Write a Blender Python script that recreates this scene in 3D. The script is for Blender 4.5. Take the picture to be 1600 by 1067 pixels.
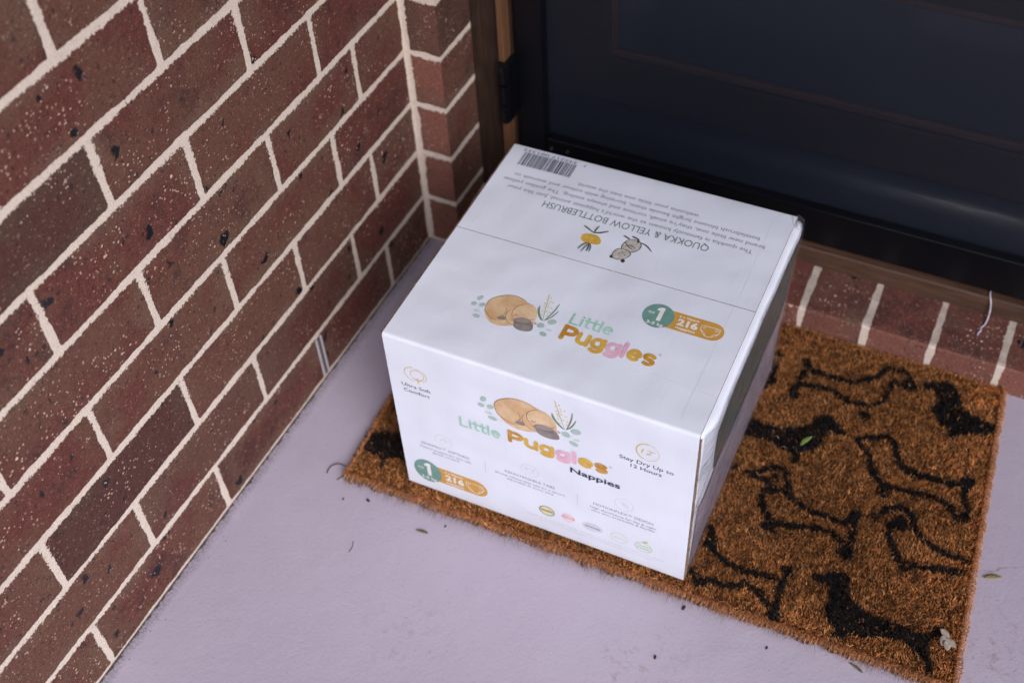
import bpy, bmesh, math, random
import numpy as np
from mathutils import Vector, Matrix, noise
from mathutils.geometry import tessellate_polygon

for o in list(bpy.data.objects): bpy.data.objects.remove(o)
SC = bpy.context.scene
COL = SC.collection
random.seed(7); RNG = np.random.default_rng(7)

# ---------------------------------------------------------------- camera
cam = bpy.data.cameras.new('camera'); camo = bpy.data.objects.new('camera', cam); COL.objects.link(camo)
camo.matrix_world = Matrix(((0.90019930, -0.29573213, 0.31966189, 0.76396308),
                            (0.4329813, 0.68631061, -0.58438423, -1.13643748),
                            (-0.04656615, 0.6644699, 0.74586282, 1.28565976),
                            (0, 0, 0, 1)))
cam.sensor_width = 36; cam.lens = 1875.473 * 36 / 1600
cam.clip_start = .02; cam.clip_end = 500
cam.dof.use_dof = True; cam.dof.focus_distance = 1.29; cam.dof.aperture_fstop = 3.9
SC.camera = camo
# ---------------------------------------------------------------- world, sun, exposure
W = bpy.data.worlds.new('World'); SC.world = W; W.use_nodes = True
nt = W.node_tree; nt.nodes.clear()
sky = nt.nodes.new('ShaderNodeTexSky'); sky.sky_type = 'NISHITA'; sky.sun_disc = False
SUN_EL, SUN_AZ = math.radians(38), math.radians(131)      # azimuth clockwise from +y
sky.sun_elevation = SUN_EL; sky.sun_rotation = SUN_AZ; sky.dust_density = 2.5; sky.air_density = 1.0
bg = nt.nodes.new('ShaderNodeBackground'); bg.inputs[1].default_value = .115
wo = nt.nodes.new('ShaderNodeOutputWorld')
nt.links.new(sky.outputs[0], bg.inputs[0]); nt.links.new(bg.outputs[0], wo.inputs[0])
sl = bpy.data.lights.new('sun', 'SUN'); sl.energy = 2.4; sl.angle = math.radians(34); sl.color = (.90, .93, 1.0)
so = bpy.data.objects.new('sun', sl); COL.objects.link(so)
dv = Vector((math.sin(SUN_AZ) * math.cos(SUN_EL), math.cos(SUN_AZ) * math.cos(SUN_EL), math.sin(SUN_EL)))
so.rotation_euler = dv.to_track_quat('Z', 'Y').to_euler()
SC.view_settings.view_transform = 'Standard'; SC.view_settings.look = 'None'
SC.view_settings.exposure = .26; SC.view_settings.gamma = 1

# ---------------------------------------------------------------- helpers
def tag(o, label=None, cat=None, group=None, kind=None):
    if label: o['label'] = label
    if cat: o['category'] = cat
    if group: o['group'] = group
    if kind: o['kind'] = kind
    elif cat: o['kind'] = 'thing'
    return o
def empty(name, loc=(0, 0, 0), rz=0):
    o = bpy.data.objects.new(name, None); COL.objects.link(o); o.location = loc; o.rotation_euler = (0, 0, rz)
    o.empty_display_size = .05
    return o
def mob(name, vs, fs, mats, parent=None, mi=None, smooth=False):
    me = bpy.data.meshes.new(name); me.from_pydata([tuple(v) for v in vs], [], fs)
    for m in (mats if isinstance(mats, (list, tuple)) else [mats]): me.materials.append(m)
    if mi is not None: me.polygons.foreach_set('material_index', mi)
    if smooth: me.polygons.foreach_set('use_smooth', [True] * len(fs))
    me.update()
    o = bpy.data.objects.new(name, me); COL.objects.link(o)
    if parent: o.parent = parent
    return o
def bevel_box(bm, x0, x1, y0, y1, z0, z1, r=.002, seg=2):
    b = bmesh.new()
    vs = [b.verts.new(p) for p in ((x0,y0,z0),(x1,y0,z0),(x1,y1,z0),(x0,y1,z0),(x0,y0,z1),(x1,y0,z1),(x1,y1,z1),(x0,y1,z1))]
    for f in ((3,2,1,0),(4,5,6,7),(0,1,5,4),(1,2,6,5),(2,3,7,6),(3,0,4,7)): b.faces.new([vs[i] for i in f])
    if r: bmesh.ops.bevel(b, geom=b.edges[:], offset=r, segments=seg, affect='EDGES', profile=.5)
    t = bpy.data.meshes.new('t'); b.to_mesh(t); bm.from_mesh(t); bpy.data.meshes.remove(t); b.free()
def bobj(name, bm, mat, parent=None, smooth=False):
    me = bpy.data.meshes.new(name); bm.to_mesh(me); bm.free(); me.materials.append(mat)
    if smooth: me.polygons.foreach_set('use_smooth', [True] * len(me.polygons))
    o = bpy.data.objects.new(name, me); COL.objects.link(o)
    if parent: o.parent = parent
    return o
def boxes(name, lst, mat, parent=None, r=.002):
    bm = bmesh.new()
    for b in lst: bevel_box(bm, *b, r=r)
    return bobj(name, bm, mat, parent)
def extrude_profile(name, prof, axis, a0, a1, mat, parent=None, n=1, smooth=False, close=True):
    """prof: list of 2-D points; axis 'x' -> points are (y,z); axis 'z' -> points are (x,y)"""
    vs = []; fs = []; m = len(prof)
    for k in range(n + 1):
        a = a0 + (a1 - a0) * k / n
        for p in prof: vs.append((a, p[0], p[1]) if axis == 'x' else (p[0], p[1], a))
    for k in range(n):
        for i in range(m if close else m - 1):
            j = (i + 1) % m
            fs.append((k*m+i, k*m+j, (k+1)*m+j, (k+1)*m+i))
    if close: fs.append(tuple(range(m))[::-1]); fs.append(tuple(range(n*m, n*m+m)))
    o = mob(name, vs, fs, mat, parent, smooth=False)
    bm = bmesh.new(); bm.from_mesh(o.data); bmesh.ops.recalc_face_normals(bm, faces=bm.faces); bm.to_mesh(o.data); bm.free()
    if smooth: o.data.polygons.foreach_set('use_smooth', [len(p.vertices) == 4 for p in o.data.polygons])
    return o
def sharpen(o, deg):
    bm = bmesh.new(); bm.from_mesh(o.data)
    for e in bm.edges: e.smooth = len(e.link_faces) == 2 and e.calc_face_angle(9) < math.radians(deg)
    bm.to_mesh(o.data); bm.free()
def tube(pts, r, sides=6, taper=None):
    vs = []; fs = []; pts = [Vector(p) for p in pts]; n = len(pts)
    for i, p in enumerate(pts):
        t = (pts[min(i+1, n-1)] - pts[max(i-1, 0)]).normalized()
        a = t.orthogonal().normalized(); a = (Vector((0, 0, 1)) - t * t.z); a = a.normalized() if a.length > .05 else t.orthogonal().normalized()
        b = t.cross(a); rr = r * (taper[i] if taper else 1)
        for k in range(sides):
            an = 2 * math.pi * k / sides; vs.append(p + a * math.cos(an) * rr + b * math.sin(an) * rr)
    for i in range(n-1):
        for k in range(sides):
            l = (k+1) % sides; fs.append((i*sides+k, i*sides+l, (i+1)*sides+l, (i+1)*sides+k))
    fs.append(tuple(range(sides))[::-1]); fs.append(tuple(range((n-1)*sides, n*sides)))
    return vs, fs
def merge(lst):
    V = []; F = []
    for v, f in lst:
        b = len(V); V += list(v); F += [tuple(i + b for i in q) for q in f]
    return V, F

# ---------------------------------------------------------------- node materials
class NB:
    def __init__(s, name):
        s.m = bpy.data.materials.new(name); s.m.use_nodes = True; s.t = s.m.node_tree; s.t.nodes.clear()
        s.out = s.t.nodes.new('ShaderNodeOutputMaterial')
    def put(s, sock, v):
        if v is None: return
        if isinstance(v, bpy.types.NodeSocket): s.t.links.new(v, sock)
        elif isinstance(v, (tuple, list)) and sock.type == 'RGBA' and len(v) == 3: sock.default_value = (*v, 1)
        else: sock.default_value = v
    def n(s, typ, ins=(), **kw):
        nd = s.t.nodes.new('ShaderNode' + typ)
        for k, v in kw.items(): setattr(nd, k, v)
        if isinstance(ins, dict):
            for k, v in ins.items(): s.put(nd.inputs[k], v)
        else:
            for i, v in enumerate(ins): s.put(nd.inputs[i], v)
        return nd
    def m_(s, op, *a, clamp=False):
        return s.n('Math', a, operation=op, use_clamp=clamp).outputs[0]
    def noise(s, vec, scale, detail=3, rough=.55, out='Fac', dist=0):
        return s.n('TexNoise', {'Vector': vec, 'Scale': scale, 'Detail': detail, 'Roughness': rough, 'Distortion': dist}).outputs[out]
    def vor(s, vec, scale, feat='F1', rnd=1):
        return s.n('TexVoronoi', {'Vector': vec, 'Scale': scale, 'Randomness': rnd}, feature=feat)
    def step(s, v, a, b, lo=0., hi=1.):
        return s.n('MapRange', (v, a, b, lo, hi), interpolation_type='SMOOTHSTEP').outputs[0]
    def mix(s, f, a, b, mode='MIX'):
        nd = s.t.nodes.new('ShaderNodeMix'); nd.data_type = 'RGBA'; nd.blend_type = mode; nd.clamp_factor = True
        s.put(nd.inputs[0], f); s.put(nd.inputs[6], a); s.put(nd.inputs[7], b); return nd.outputs[2]
    def co(s, kind='Object'): return s.n('TexCoord').outputs[kind]
    def sep(s, v): return s.n('SeparateXYZ', (v,)).outputs
    def vec(s, x, y, z): return s.n('CombineXYZ', (x, y, z)).outputs[0]
    def vm(s, op, a, b): return s.n('VectorMath', (a, b), operation=op).outputs[0]
    def bump(s, h, dist=1., strength=1., nrm=None):
        return s.n('Bump', {'Height': h, 'Distance': dist, 'Strength': strength, 'Normal': nrm}).outputs[0]
    def bsdf(s, color, rough=.5, normal=None, **kw):
        ins = {'Base Color': color, 'Roughness': rough}
        if normal is not None: ins['Normal'] = normal
        ins.update({k.replace('_', ' '): v for k, v in kw.items()})
        return s.n('BsdfPrincipled', ins).outputs[0]
    def done(s, sh): s.t.links.new(sh, s.out.inputs[0]); return s.m

def brick_material():
    b = NB('red_brick_and_cream_mortar'); co = b.co()
    uv = b.n('UVMap', uv_map='bk').outputs[0]; u, v, _ = b.sep(uv)
    cell = b.n('Attribute', attribute_name='cell').outputs['Vector']; cw, ch, rnd = b.sep(cell)
    cell2 = b.n('Attribute', attribute_name='cell2').outputs['Vector']; tone, r2, mort = b.sep(cell2)
    du = b.m_('MINIMUM', u, b.m_('SUBTRACT', cw, u)); dv_ = b.m_('MINIMUM', v, b.m_('SUBTRACT', ch, v))
    # rounded corner distance
    d = b.n('Math', (du, dv_, .004), operation='SMOOTH_MIN').outputs[0]
    j1 = b.noise(co, 260, 4, .7); j2 = b.noise(co, 45, 2, .5); j3 = b.noise(co, 9, 1, .5)
    lowj = b.m_('MULTIPLY', b.step(b.m_('DIVIDE', v, ch), .35, .65), 1.1); jag = b.m_('ADD', b.m_('MULTIPLY', b.m_('SUBTRACT', j1, .5), b.m_('MULTIPLY', b.m_('ADD', lowj, .45), .0095)),
               b.m_('ADD', b.m_('MULTIPLY', b.m_('SUBTRACT', j2, .5), .005), b.m_('MULTIPLY', b.m_('SUBTRACT', j3, .5), .005)))
    dd = b.m_('ADD', b.m_('SUBTRACT', d, .0044), jag)
    mask = b.step(dd, -.0002, .0006)
    wob = b.vm('ADD', co, b.vec(rnd, r2, 0.))
    # brick body colour: red, brown and purple-brown clouds
    f1 = b.noise(wob, 11, 2, .5); f2 = b.noise(wob, 24, 3, .6); g = b.noise(co, 420, 3, .75); g2 = b.noise(co, 130, 4, .7)
    t1 = b.step(b.m_('ADD', f1, b.m_('MULTIPLY', b.m_('SUBTRACT', tone, .5), .34)), .42, .64)
    c = b.mix(t1, (.110, .026, .020), (.118, .049, .032))
    t2 = b.step(b.m_('ADD', f2, b.m_('MULTIPLY', b.m_('SUBTRACT', r2, .5), .3)), .54, .74)
    c = b.mix(b.m_('MULTIPLY', t2, .75), c, (.042, .013, .014))
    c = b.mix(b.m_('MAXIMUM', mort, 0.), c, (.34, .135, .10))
    eu = b.m_('MINIMUM', du, b.m_('MULTIPLY', dv_, 1.8))
    edge = b.m_('MULTIPLY', b.step(b.m_('ADD', eu, b.m_('MULTIPLY', b.m_('SUBTRACT', b.noise(co, 70, 4, .65), .5), .05)), .055, .004), b.step(b.noise(wob, 9, 2), .44, .62))
    c = b.mix(b.m_('MULTIPLY', edge, .75), c, (.142, .083, .055))
    c = b.mix(b.step(g2, .42, .78, 0, .55), c, (.20, .082, .056)); c = b.mix(b.m_('MULTIPLY', b.step(rnd, 3.0, 3.6), .55), c, (.035, .018, .016))
    c = b.mix(b.step(g, .44, .66, .0, .6), c, (.045, .02, .018)); c = b.mix(b.step(b.noise(co, 700, 2, .7), .56, .70, 0, .5), c, (.33, .17, .13))
    # dark fused iron spots
    wv = b.n('TexNoise', {'Vector': co, 'Scale': 90., 'Detail': 2.}).outputs['Color']
    cod = b.vm('ADD', co, b.n('VectorMath', (b.vm('SUBTRACT', wv, (.5, .5, .5)), (.018, .018, .018)), operation='MULTIPLY').outputs[0])
    def spots(scale, thresh, r0, r1):
        vo = b.vor(cod, scale); pick = b.m_('GREATER_THAN', b.sep(vo.outputs['Color'])[0], thresh)
        rad = b.m_('ADD', r0, b.m_('MULTIPLY', b.sep(vo.outputs['Color'])[1], r1))
        return b.m_('MULTIPLY', pick, b.step(b.m_('SUBTRACT', vo.outputs['Distance'], rad), .07, -.04))
    s1 = spots(30, .78, .06, .15); s2 = spots(80, .70, .06, .15); s3 = spots(240, .5, .08, .22)
    c = b.mix(s1, c, (.007, .007, .011)); c = b.mix(b.m_('MULTIPLY', s2, .75), c, (.018, .014, .016)); c = b.mix(b.m_('MULTIPLY', s3, .7), c, (.03, .018, .018))
    wv2 = b.n('TexNoise', {'Vector': co, 'Scale': 420., 'Detail': 2.}).outputs['Color']
    cos_ = b.vm('ADD', co, b.n('VectorMath', (b.vm('SUBTRACT', wv2, (.5, .5, .5)), (.0028, .0028, .0028)), operation='MULTIPLY').outputs[0])
    # pale lime and mortar specks
    def specks(scale, thresh, r0, r1, off):
        vo = b.vor(b.vm('ADD', cos_, (off, off * 2, off)), scale); pick = b.m_('GREATER_THAN', b.sep(vo.outputs['Color'])[2], thresh)
        rad = b.m_('ADD', r0, b.m_('MULTIPLY', b.sep(vo.outputs['Color'])[0], r1))
        return b.m_('MULTIPLY', pick, b.step(b.m_('SUBTRACT', vo.outputs['Distance'], rad), .04, -.03))
    clump = b.step(b.noise(wob, 14, 3), .45, .68, .1, 1)
    w1 = b.m_('MULTIPLY', specks(110, .88, .03, .20, 3.), clump); w2 = b.m_('MAXIMUM', b.m_('MULTIPLY', specks(230, .80, .08, .26, 7.), clump), b.m_('MULTIPLY', specks(400, .84, .14, .28, 11.), b.step(clump, .1, .6, .3, .9)))
    c = b.mix(b.m_('MULTIPLY', w1, .95), c, (.68, .50, .42)); c = b.mix(b.m_('MULTIPLY', w2, .85), c, (.60, .42, .34))
    # mortar
    mn = b.noise(co, 520, 3, .7); mb = b.noise(co, 60, 3, .6)
    mc = b.mix(b.step(mn, .3, .7), (.60, .50, .43), (.78, .67, .585)); mc = b.mix(b.step(mb, .5, .8, 0, .35), mc, (.46, .36, .28))
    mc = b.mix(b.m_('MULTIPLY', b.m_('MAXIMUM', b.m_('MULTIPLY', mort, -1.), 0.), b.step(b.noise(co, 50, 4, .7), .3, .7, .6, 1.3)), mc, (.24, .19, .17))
    mc = b.mix(b.m_('MULTIPLY', b.m_('GREATER_THAN', b.noise(co, 300, 1), .74), .7), mc, (.12, .09, .08))
    col = b.mix(mask, mc, c)
    scr = b.noise(b.vm('MULTIPLY', co, (1, .25, 1)), 330, 3, .75); scr2 = b.noise(co, 45, 3, .6)
    hb = b.m_('ADD', b.m_('MULTIPLY', scr, .0011), b.m_('MULTIPLY', scr2, .0022))
    hb = b.m_('SUBTRACT', hb, b.m_('MULTIPLY', s3, .0009)); hb = b.m_('ADD', hb, b.m_('MULTIPLY', w1, .0012)); hb = b.m_('SUBTRACT', hb, b.m_('MULTIPLY', s1, .0012))
    hm = b.m_('ADD', b.m_('MULTIPLY', mn, .0011), .0002)
    hm = b.m_('ADD', hm, b.m_('MULTIPLY', mb, .0009))
    h = b.n('Mix', (mask, None, hm, hb)).outputs[0] if False else b.m_('ADD', b.m_('MULTIPLY', hm, b.m_('SUBTRACT', 1., mask)), b.m_('MULTIPLY', hb, mask))
    nr = b.bump(h, 1., .9)
    rough = b.m_('SUBTRACT', .82, b.m_('MULTIPLY', s1, .42))
    return b.done(b.bsdf(col, rough, nr, Specular_IOR_Level=.35))
M_BRICK = brick_material()

def floor_material():
    b = NB('lilac_paving_paint'); co = b.co(); x, y, z = b.sep(co)
    c = b.mix(b.step(b.noise(co, 2.2, 3), .35, .7), (.415, .362, .455), (.455, .402, .492))
    c = b.mix(b.step(b.noise(co, 9, 4, .6), .5, .8, 0, .35), c, (.335, .30, .37))
    # dry dirt patches
    def patch(px, py, r, amt, col, sc=60):
        d = b.n('VectorMath', (b.vec(x, y, 0.), (px, py, 0)), operation='DISTANCE').outputs[1]
        m = b.m_('MULTIPLY', b.step(d, r, r * .15), b.step(b.noise(co, sc, 6, .8), .50, .72)); return b.m_('MULTIPLY', m, amt), col
    for a in ((.300, -.600, .075, .55, (.24, .17, .15)), (.336, -.53, .03, .35, (.3, .24, .26)), (.575, -.535, .10, .6, (.22, .155, .14)), (.93, -.32, .07, .6, (.2, .15, .13)), (.925, -.37, .06, .6, (.22, .16, .15)), (.95, -.19, .1, .4, (.27, .22, .22)), (.16, -.50, .09, .2, (.27, .23, .28))):
        m, cc = patch(*a); c = b.mix(m, c, cc)
    c = b.mix(b.step(b.noise(co, 240, 2), .70, .76, 0, .4), c, (.22, .18, .2))
    # gritty strip along the foot of the brick wall and step
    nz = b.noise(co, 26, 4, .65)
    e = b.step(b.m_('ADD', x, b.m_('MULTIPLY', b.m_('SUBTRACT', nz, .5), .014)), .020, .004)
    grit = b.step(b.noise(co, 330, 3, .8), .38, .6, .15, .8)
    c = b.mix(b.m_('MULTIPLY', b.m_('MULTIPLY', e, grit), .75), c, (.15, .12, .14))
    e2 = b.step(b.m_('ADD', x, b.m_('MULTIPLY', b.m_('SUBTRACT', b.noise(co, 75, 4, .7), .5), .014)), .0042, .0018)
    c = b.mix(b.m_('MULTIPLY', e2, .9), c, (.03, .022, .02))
    c = b.mix(b.step(b.noise(co, 150, 5, .8), .56, .74, 0, .30), c, (.22, .18, .20)); c = b.mix(b.step(b.noise(b.vm('MULTIPLY', co, (1, .3, 1)), 24, 5, .75), .58, .72, 0, .35), c, (.47, .43, .49))
    # hairline crack at the right
    ck = b.m_('ABSOLUTE', b.m_('ADD', b.m_('SUBTRACT', y, b.m_('ADD', -.238, b.m_('MULTIPLY', b.m_('SUBTRACT', x, .893), .62))), b.m_('MULTIPLY', b.m_('SUBTRACT', b.noise(co, 40, 3), .5), .02)))
    ck = b.m_('MULTIPLY', b.step(ck, .0022, .0004), b.m_('MULTIPLY', b.m_('GREATER_THAN', x, .87), b.step(b.noise(co, 120, 2), .4, .6, .1, .7)))
    c = b.mix(ck, c, (.16, .12, .11))
    h = b.m_('ADD', b.m_('MULTIPLY', b.noise(co, 230, 3, .6), .0009), b.m_('MULTIPLY', b.noise(co, 30, 3, .5), .0016))
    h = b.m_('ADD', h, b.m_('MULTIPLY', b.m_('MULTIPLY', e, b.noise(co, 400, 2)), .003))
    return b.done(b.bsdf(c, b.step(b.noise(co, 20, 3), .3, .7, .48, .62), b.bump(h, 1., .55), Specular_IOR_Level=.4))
M_FLOOR = floor_material()

def wood_material(name, c1, c2, rough=.55, axis=2):
    b = NB(name); co = b.co(); s = [1, 1, 1]; s[axis] = .06
    v = b.vm('MULTIPLY', co, tuple(s)); f = b.noise(v, 210, 5, .65, dist=.6); g = b.noise(co, 14, 3)
    c = b.mix(b.step(f, .3, .7), c1, c2); c = b.mix(b.step(g, .5, .8, 0, .5), c, tuple(q * .55 for q in c1))
    return b.done(b.bsdf(c, rough, b.bump(b.m_('MULTIPLY', f, .0008), 1., .6)))
M_JAMB = wood_material('dark_stained_timber', (.018, .009, .006), (.045, .022, .013))
M_BEAD = wood_material('worn_orange_timber', (.10, .044, .022), (.155, .072, .034), .5)
M_SILL = wood_material('worn_timber_threshold', (.045, .021, .013), (.10, .050, .030), .55, 0)
M_DOORW = wood_material('brown_stained_door_timber', (.030, .013, .009), (.055, .024, .015), .5, 0)
M_MOULD = wood_material('lighter_brown_moulding', (.10, .048, .032), (.15, .075, .05), .4, 0)

def plain(name, col, rough, spec=.5, metal=0., nscale=0, namp=0, coat=0):
    b = NB(name); co = b.co(); nr = None
    if nscale: nr = b.bump(b.m_('MULTIPLY', b.noise(co, nscale, 3), namp), 1., 1.)
    c = b.mix(b.step(b.noise(co, 35, 4), .3, .75, 0, .35), col, tuple(q * .72 for q in col))
    return b.done(b.bsdf(c, rough, nr, Metallic=metal, Specular_IOR_Level=spec, Coat_Weight=coat))
M_BLACK = plain('black_powder_coat', (.0035, .004, .006), .30, .32, nscale=600, namp=.0001)
M_BAR = plain('dark_glossy_weather_bar', (.030, .042, .065), .44, 1.0, coat=.3)
M_PLAST = plain('black_plastic', (.01, .01, .011), .45)
M_GLASS = plain('dark_door_glass', (.050, .066, .10), .08, .9)
def mesh_material():
    b = NB('perforated_black_screen'); x, y, z = b.sep(b.co()); k = 2 * math.pi / .0034
    s1 = b.m_('SINE', b.m_('MULTIPLY', b.m_('ADD', x, z), k)); s2 = b.m_('SINE', b.m_('MULTIPLY', b.m_('SUBTRACT', x, z), k))
    hole = b.step(b.m_('MULTIPLY', s1, s2), -.14, .04)
    sh = b.bsdf((.011, .015, .027), .42)
    return b.done(b.n('MixShader', (hole, sh, b.n('BsdfTransparent').outputs[0])).outputs[0])
M_MESH = mesh_material()

# ---------------------------------------------------------------- setting
def grid(name, x0, x1, y0, y1, z, mat):
    return mob(name, [(x0,y0,z),(x1,y0,z),(x1,y1,z),(x0,y1,z)], [(0,1,2,3)], mat)
def ground_mat():
    b = NB('dry_lawn'); co = b.co()
    c = b.mix(b.step(b.noise(co, 3, 5), .35, .7), (.09, .10, .04), (.17, .14, .08)); c = b.mix(b.step(b.noise(co, 60, 3), .4, .7, 0, .6), c, (.05, .06, .025))
    return b.done(b.bsdf(c, .9, b.bump(b.noise(co, 80, 4), .02)))
tag(grid('ground', -60, 60, -80, 60, -.14, ground_mat()), kind='structure')
tag(boxes('floor', [(-.3, 3.2, -2.7, .60, -.139, 0)], M_FLOOR, r=0), kind='structure')
def paint_mat():
    b = NB('painted_ceiling_board'); co = b.co()
    return b.done(b.bsdf(b.mix(b.step(b.noise(co, 6, 3), .3, .7), (.62, .60, .58), (.68, .66, .63)), .7, b.bump(b.m_('MULTIPLY', b.noise(co, 120, 2), .001), 1.)))
tag(boxes('unseen_ceiling', [(-.3, 3.2, -1.45, .6, 2.41, 2.50)], paint_mat(), r=0), kind='structure')  # out of view, added to block the sky; depth set for the light falloff

def brick_mesh(name, faces, parent=None):
    """faces: (P0, U, V, u0,u1,v0,v1, W,H, seed[,tone]) one per brick cell; P0 = world point of (u0,v0)"""
    vs = []; fs = []; uv = []; ca = []; cb = []
    for f in faces:
        P0, U, V, u0, u1, v0, v1, Wc, Hc, sd = f[:10]; pale = f[11] if len(f) > 11 else 0.
        rr = random.Random(sd * 7919 + 13); a, t, r2 = rr.random() * 4, rr.random(), rr.random()
        if len(f) > 10: t = f[10]
        P0 = Vector(P0); U = Vector(U); V = Vector(V); n = len(vs)
        vs += [P0, P0 + U*(u1-u0), P0 + U*(u1-u0) + V*(v1-v0), P0 + V*(v1-v0)]; fs.append((n, n+1, n+2, n+3))
        uv += [(u0, v0), (u1, v0), (u1, v1), (u0, v1)]; ca += [(Wc, Hc, a)] * 4; cb += [(t, r2, pale)] * 4
    o = mob(name, vs, fs, M_BRICK, parent); me = o.data
    l = me.uv_layers.new(name='bk'); l.data.foreach_set('uv', np.array(uv, np.float32).ravel())
    for nm, d in (('cell', ca), ('cell2', cb)):
        at = me.attributes.new(nm, 'FLOAT_VECTOR', 'CORNER'); at.data.foreach_set('vector', np.array(d, np.float32).ravel())
    return o
CH = .086; ZT = 28
YC = .017
def wall_faces():
    L = []
    for k in range(ZT):
        z0 = k * CH; even = k % 2 == 1; ys = []; y = (-.174 if even else -.291) if True else 0
        ys = [YC] if even else [YC, -.100]
        while y > -2.6: ys.append(y); y -= .240
        ys.append(-2.62)
        for i in range(len(ys) - 1):
            b, a = ys[i], ys[i+1]
            L.append(((0, a, z0), (0, 1, 0), (0, 0, 1), 0, b - a, 0, CH, b - a, CH, k * 61 + i))
    for k in range(ZT):     # front end of the wall
        L.append(((-.11, -2.62, k*CH), (1, 0, 0), (0, 0, 1), -.005, .105, 0, CH, .11, CH, 9000 + k))
    return L
wall = brick_mesh('brick_wall', wall_faces()); tag(wall, 'long speckled red brick wall with cream mortar running down the left side of the porch', 'wall')
mob('wall_core', [(-.11,-2.62,0),(-.11,.3,0),(-.11,.3,ZT*CH),(-.11,-2.62,ZT*CH),(-.0,.3,ZT*CH),(0,-2.62,ZT*CH)], [(0,1,2,3),(3,2,4,5)], M_BRICK, wall)
# weep hole: paired pale ridges with a dark slot in the lowest perpend
def weep():
    y = -.291; m1 = plain('pale_plastic', (.42, .39, .42), .5)
    p = []
    for s in (-1, 1): p.append((.0, .0028, y + s * .0052 - .0017, y + s * .0052 + .0017, .006, CH - .006))
    o = boxes('weep_vent', p, m1, wall, r=.0008)
    boxes('vent_slot', [(.0, .0012, y - .0034, y + .0034, .006, CH - .006)], plain('grey_slot', (.10, .085, .09), .7), o, r=0)
weep()

def pier_faces():
    L = []; X1 = .054
    for k in range(ZT):
        z0 = k * CH
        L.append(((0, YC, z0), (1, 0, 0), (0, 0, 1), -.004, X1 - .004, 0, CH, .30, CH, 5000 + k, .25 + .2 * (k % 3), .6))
        L.append(((X1, YC, z0), (0, 1, 0), (0, 0, 1), .06, .06 + .089, 0, CH, .4, CH, 5000 + k, .8))
    return L
tag(brick_mesh('brick_pier', pier_faces()), 'narrow red brick pier in the corner between the long wall and the timber door jamb', 'brick pier')

# brick doorstep: header bricks on edge, sloping top
def step_faces():
    L = []; P = .0897; xs = [.579 + P * i for i in range(-5, 7)]
    prof = [(.050, -.001), (.0500, .0445), (.0512, .0480), (.0545, .0500), (.132, .0608)]
    xs = [max(x, .054) for x in xs]; xs = [.054] + [x for x in xs if x > .06]
    for i in range(len(xs) - 1):
        a, b = xs[i], xs[i+1]; s = 0
        for j in range(len(prof) - 1):
            (y0, z0), (y1, z1) = prof[j], prof[j+1]; l = math.hypot(y1-y0, z1-z0)
            V = ((0, (y1-y0)/l, (z1-z0)/l))
            L.append(((a, y0, z0), (1, 0, 0), V, 0, b - a, .06 + s, .06 + s + l, b - a, .5, 700 + i, .15 if i % 3 else .55, .55 if j < 2 else -.55)); s += l  # front and nose coloured paler to look lit; mortar on top is dirty
    return L
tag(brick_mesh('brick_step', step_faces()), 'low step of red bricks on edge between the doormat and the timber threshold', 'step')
# rest of the front wall (right of the door and over it)
def side_faces():
    L = []; x0 = 1.115
    for k in range(ZT):
        z0 = k * CH; x = x0; w = .24 if k % 2 else .12; first = True; i = 0
        while x < 3.1:
            L.append(((x, .03, z0), (1, 0, 0), (0, 0, 1), 0, w, 0, CH, w, CH, 20000 + k * 40 + i)); x += w; w = .24; i += 1
        L.append(((x0, .20, z0), (0, -1, 0), (0, 0, 1), .06, .23, 0, CH, .4, CH, 20000 + k * 40))
    return L
tag(brick_mesh('brick_wall', side_faces()), 'red brick wall on the far right side of the door, beyond the photograph', 'wall')

# ---------------------------------------------------------------- timber door frame
fr = empty('door_frame', (.054, .104, 0)); tag(fr, 'dark stained timber door frame with worn threshold board above the brick step', 'door frame')
def child(o, p):       # keep world placement
    o.parent = p; o.matrix_parent_inverse = Matrix.Translation(p.location).inverted(); return o
zt = 2.14
jp = [(.0535,.106),(.068,.106),(.0705,.113),(.092,.113),(.094,.125),(.106,.125),(.106,.20),(.0535,.20)]
child(extrude_profile('jamb', jp, 'z', 0.0, zt, M_JAMB), fr)
child(boxes('edge_bead', [(.0950, .1043, .1042, .1255, .092, zt - .05)], M_BEAD, r=.0015), fr)
child(extrude_profile('jamb', [(1.170 - x, y) for x, y in jp], 'z', 0.0, zt, M_JAMB), fr)
child(boxes('head', [(.106, 1.064, .108, .20, zt - .05, zt + .03)], M_JAMB), fr)
child(extrude_profile('threshold', [(.1255,.0535),(.1262,.0865),(.1290,.0885),(.20,.0925),(.20,.053)], 'x', .1065, 1.0635, M_SILL, n=1), fr)
# ---------------------------------------------------------------- screen door
sd = empty('screen_door', (.108, .130, .092)); tag(sd, 'black framed security screen door with fine perforated mesh', 'screen door')
child(boxes('stile', [(.1075, .150, .130, .152, .0945, 2.085)], M_BLACK, r=.002), sd)
child(boxes('stile', [(1.018, 1.0625, .130, .152, .0945, 2.085)], M_BLACK, r=.002), sd)
child(boxes('bottom_rail', [(.1503, 1.0177, .133, .152, .0945, .156)], M_BLACK, r=.0022), sd)
child(boxes('top_rail', [(.1503, 1.0177, .131, .152, 2.04, 2.085)], M_BLACK, r=.002), sd)
child(boxes('mesh', [(.149, 1.019, .1465, .1472, .150, 2.045)], M_MESH, r=0), sd)
hg = child(boxes('hinge', [(.0945, .1115, .0985, .1296, .196, .296)], M_BLACK, r=.002), sd)
kn = [tube([(.105, .0975, z), (.105, .0975, z + .029)], .0052, 10) for z in (.1975, .2315, .2655)]
child(mob('hinge_knuckle', *merge(kn), M_BLACK), sd)
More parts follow.
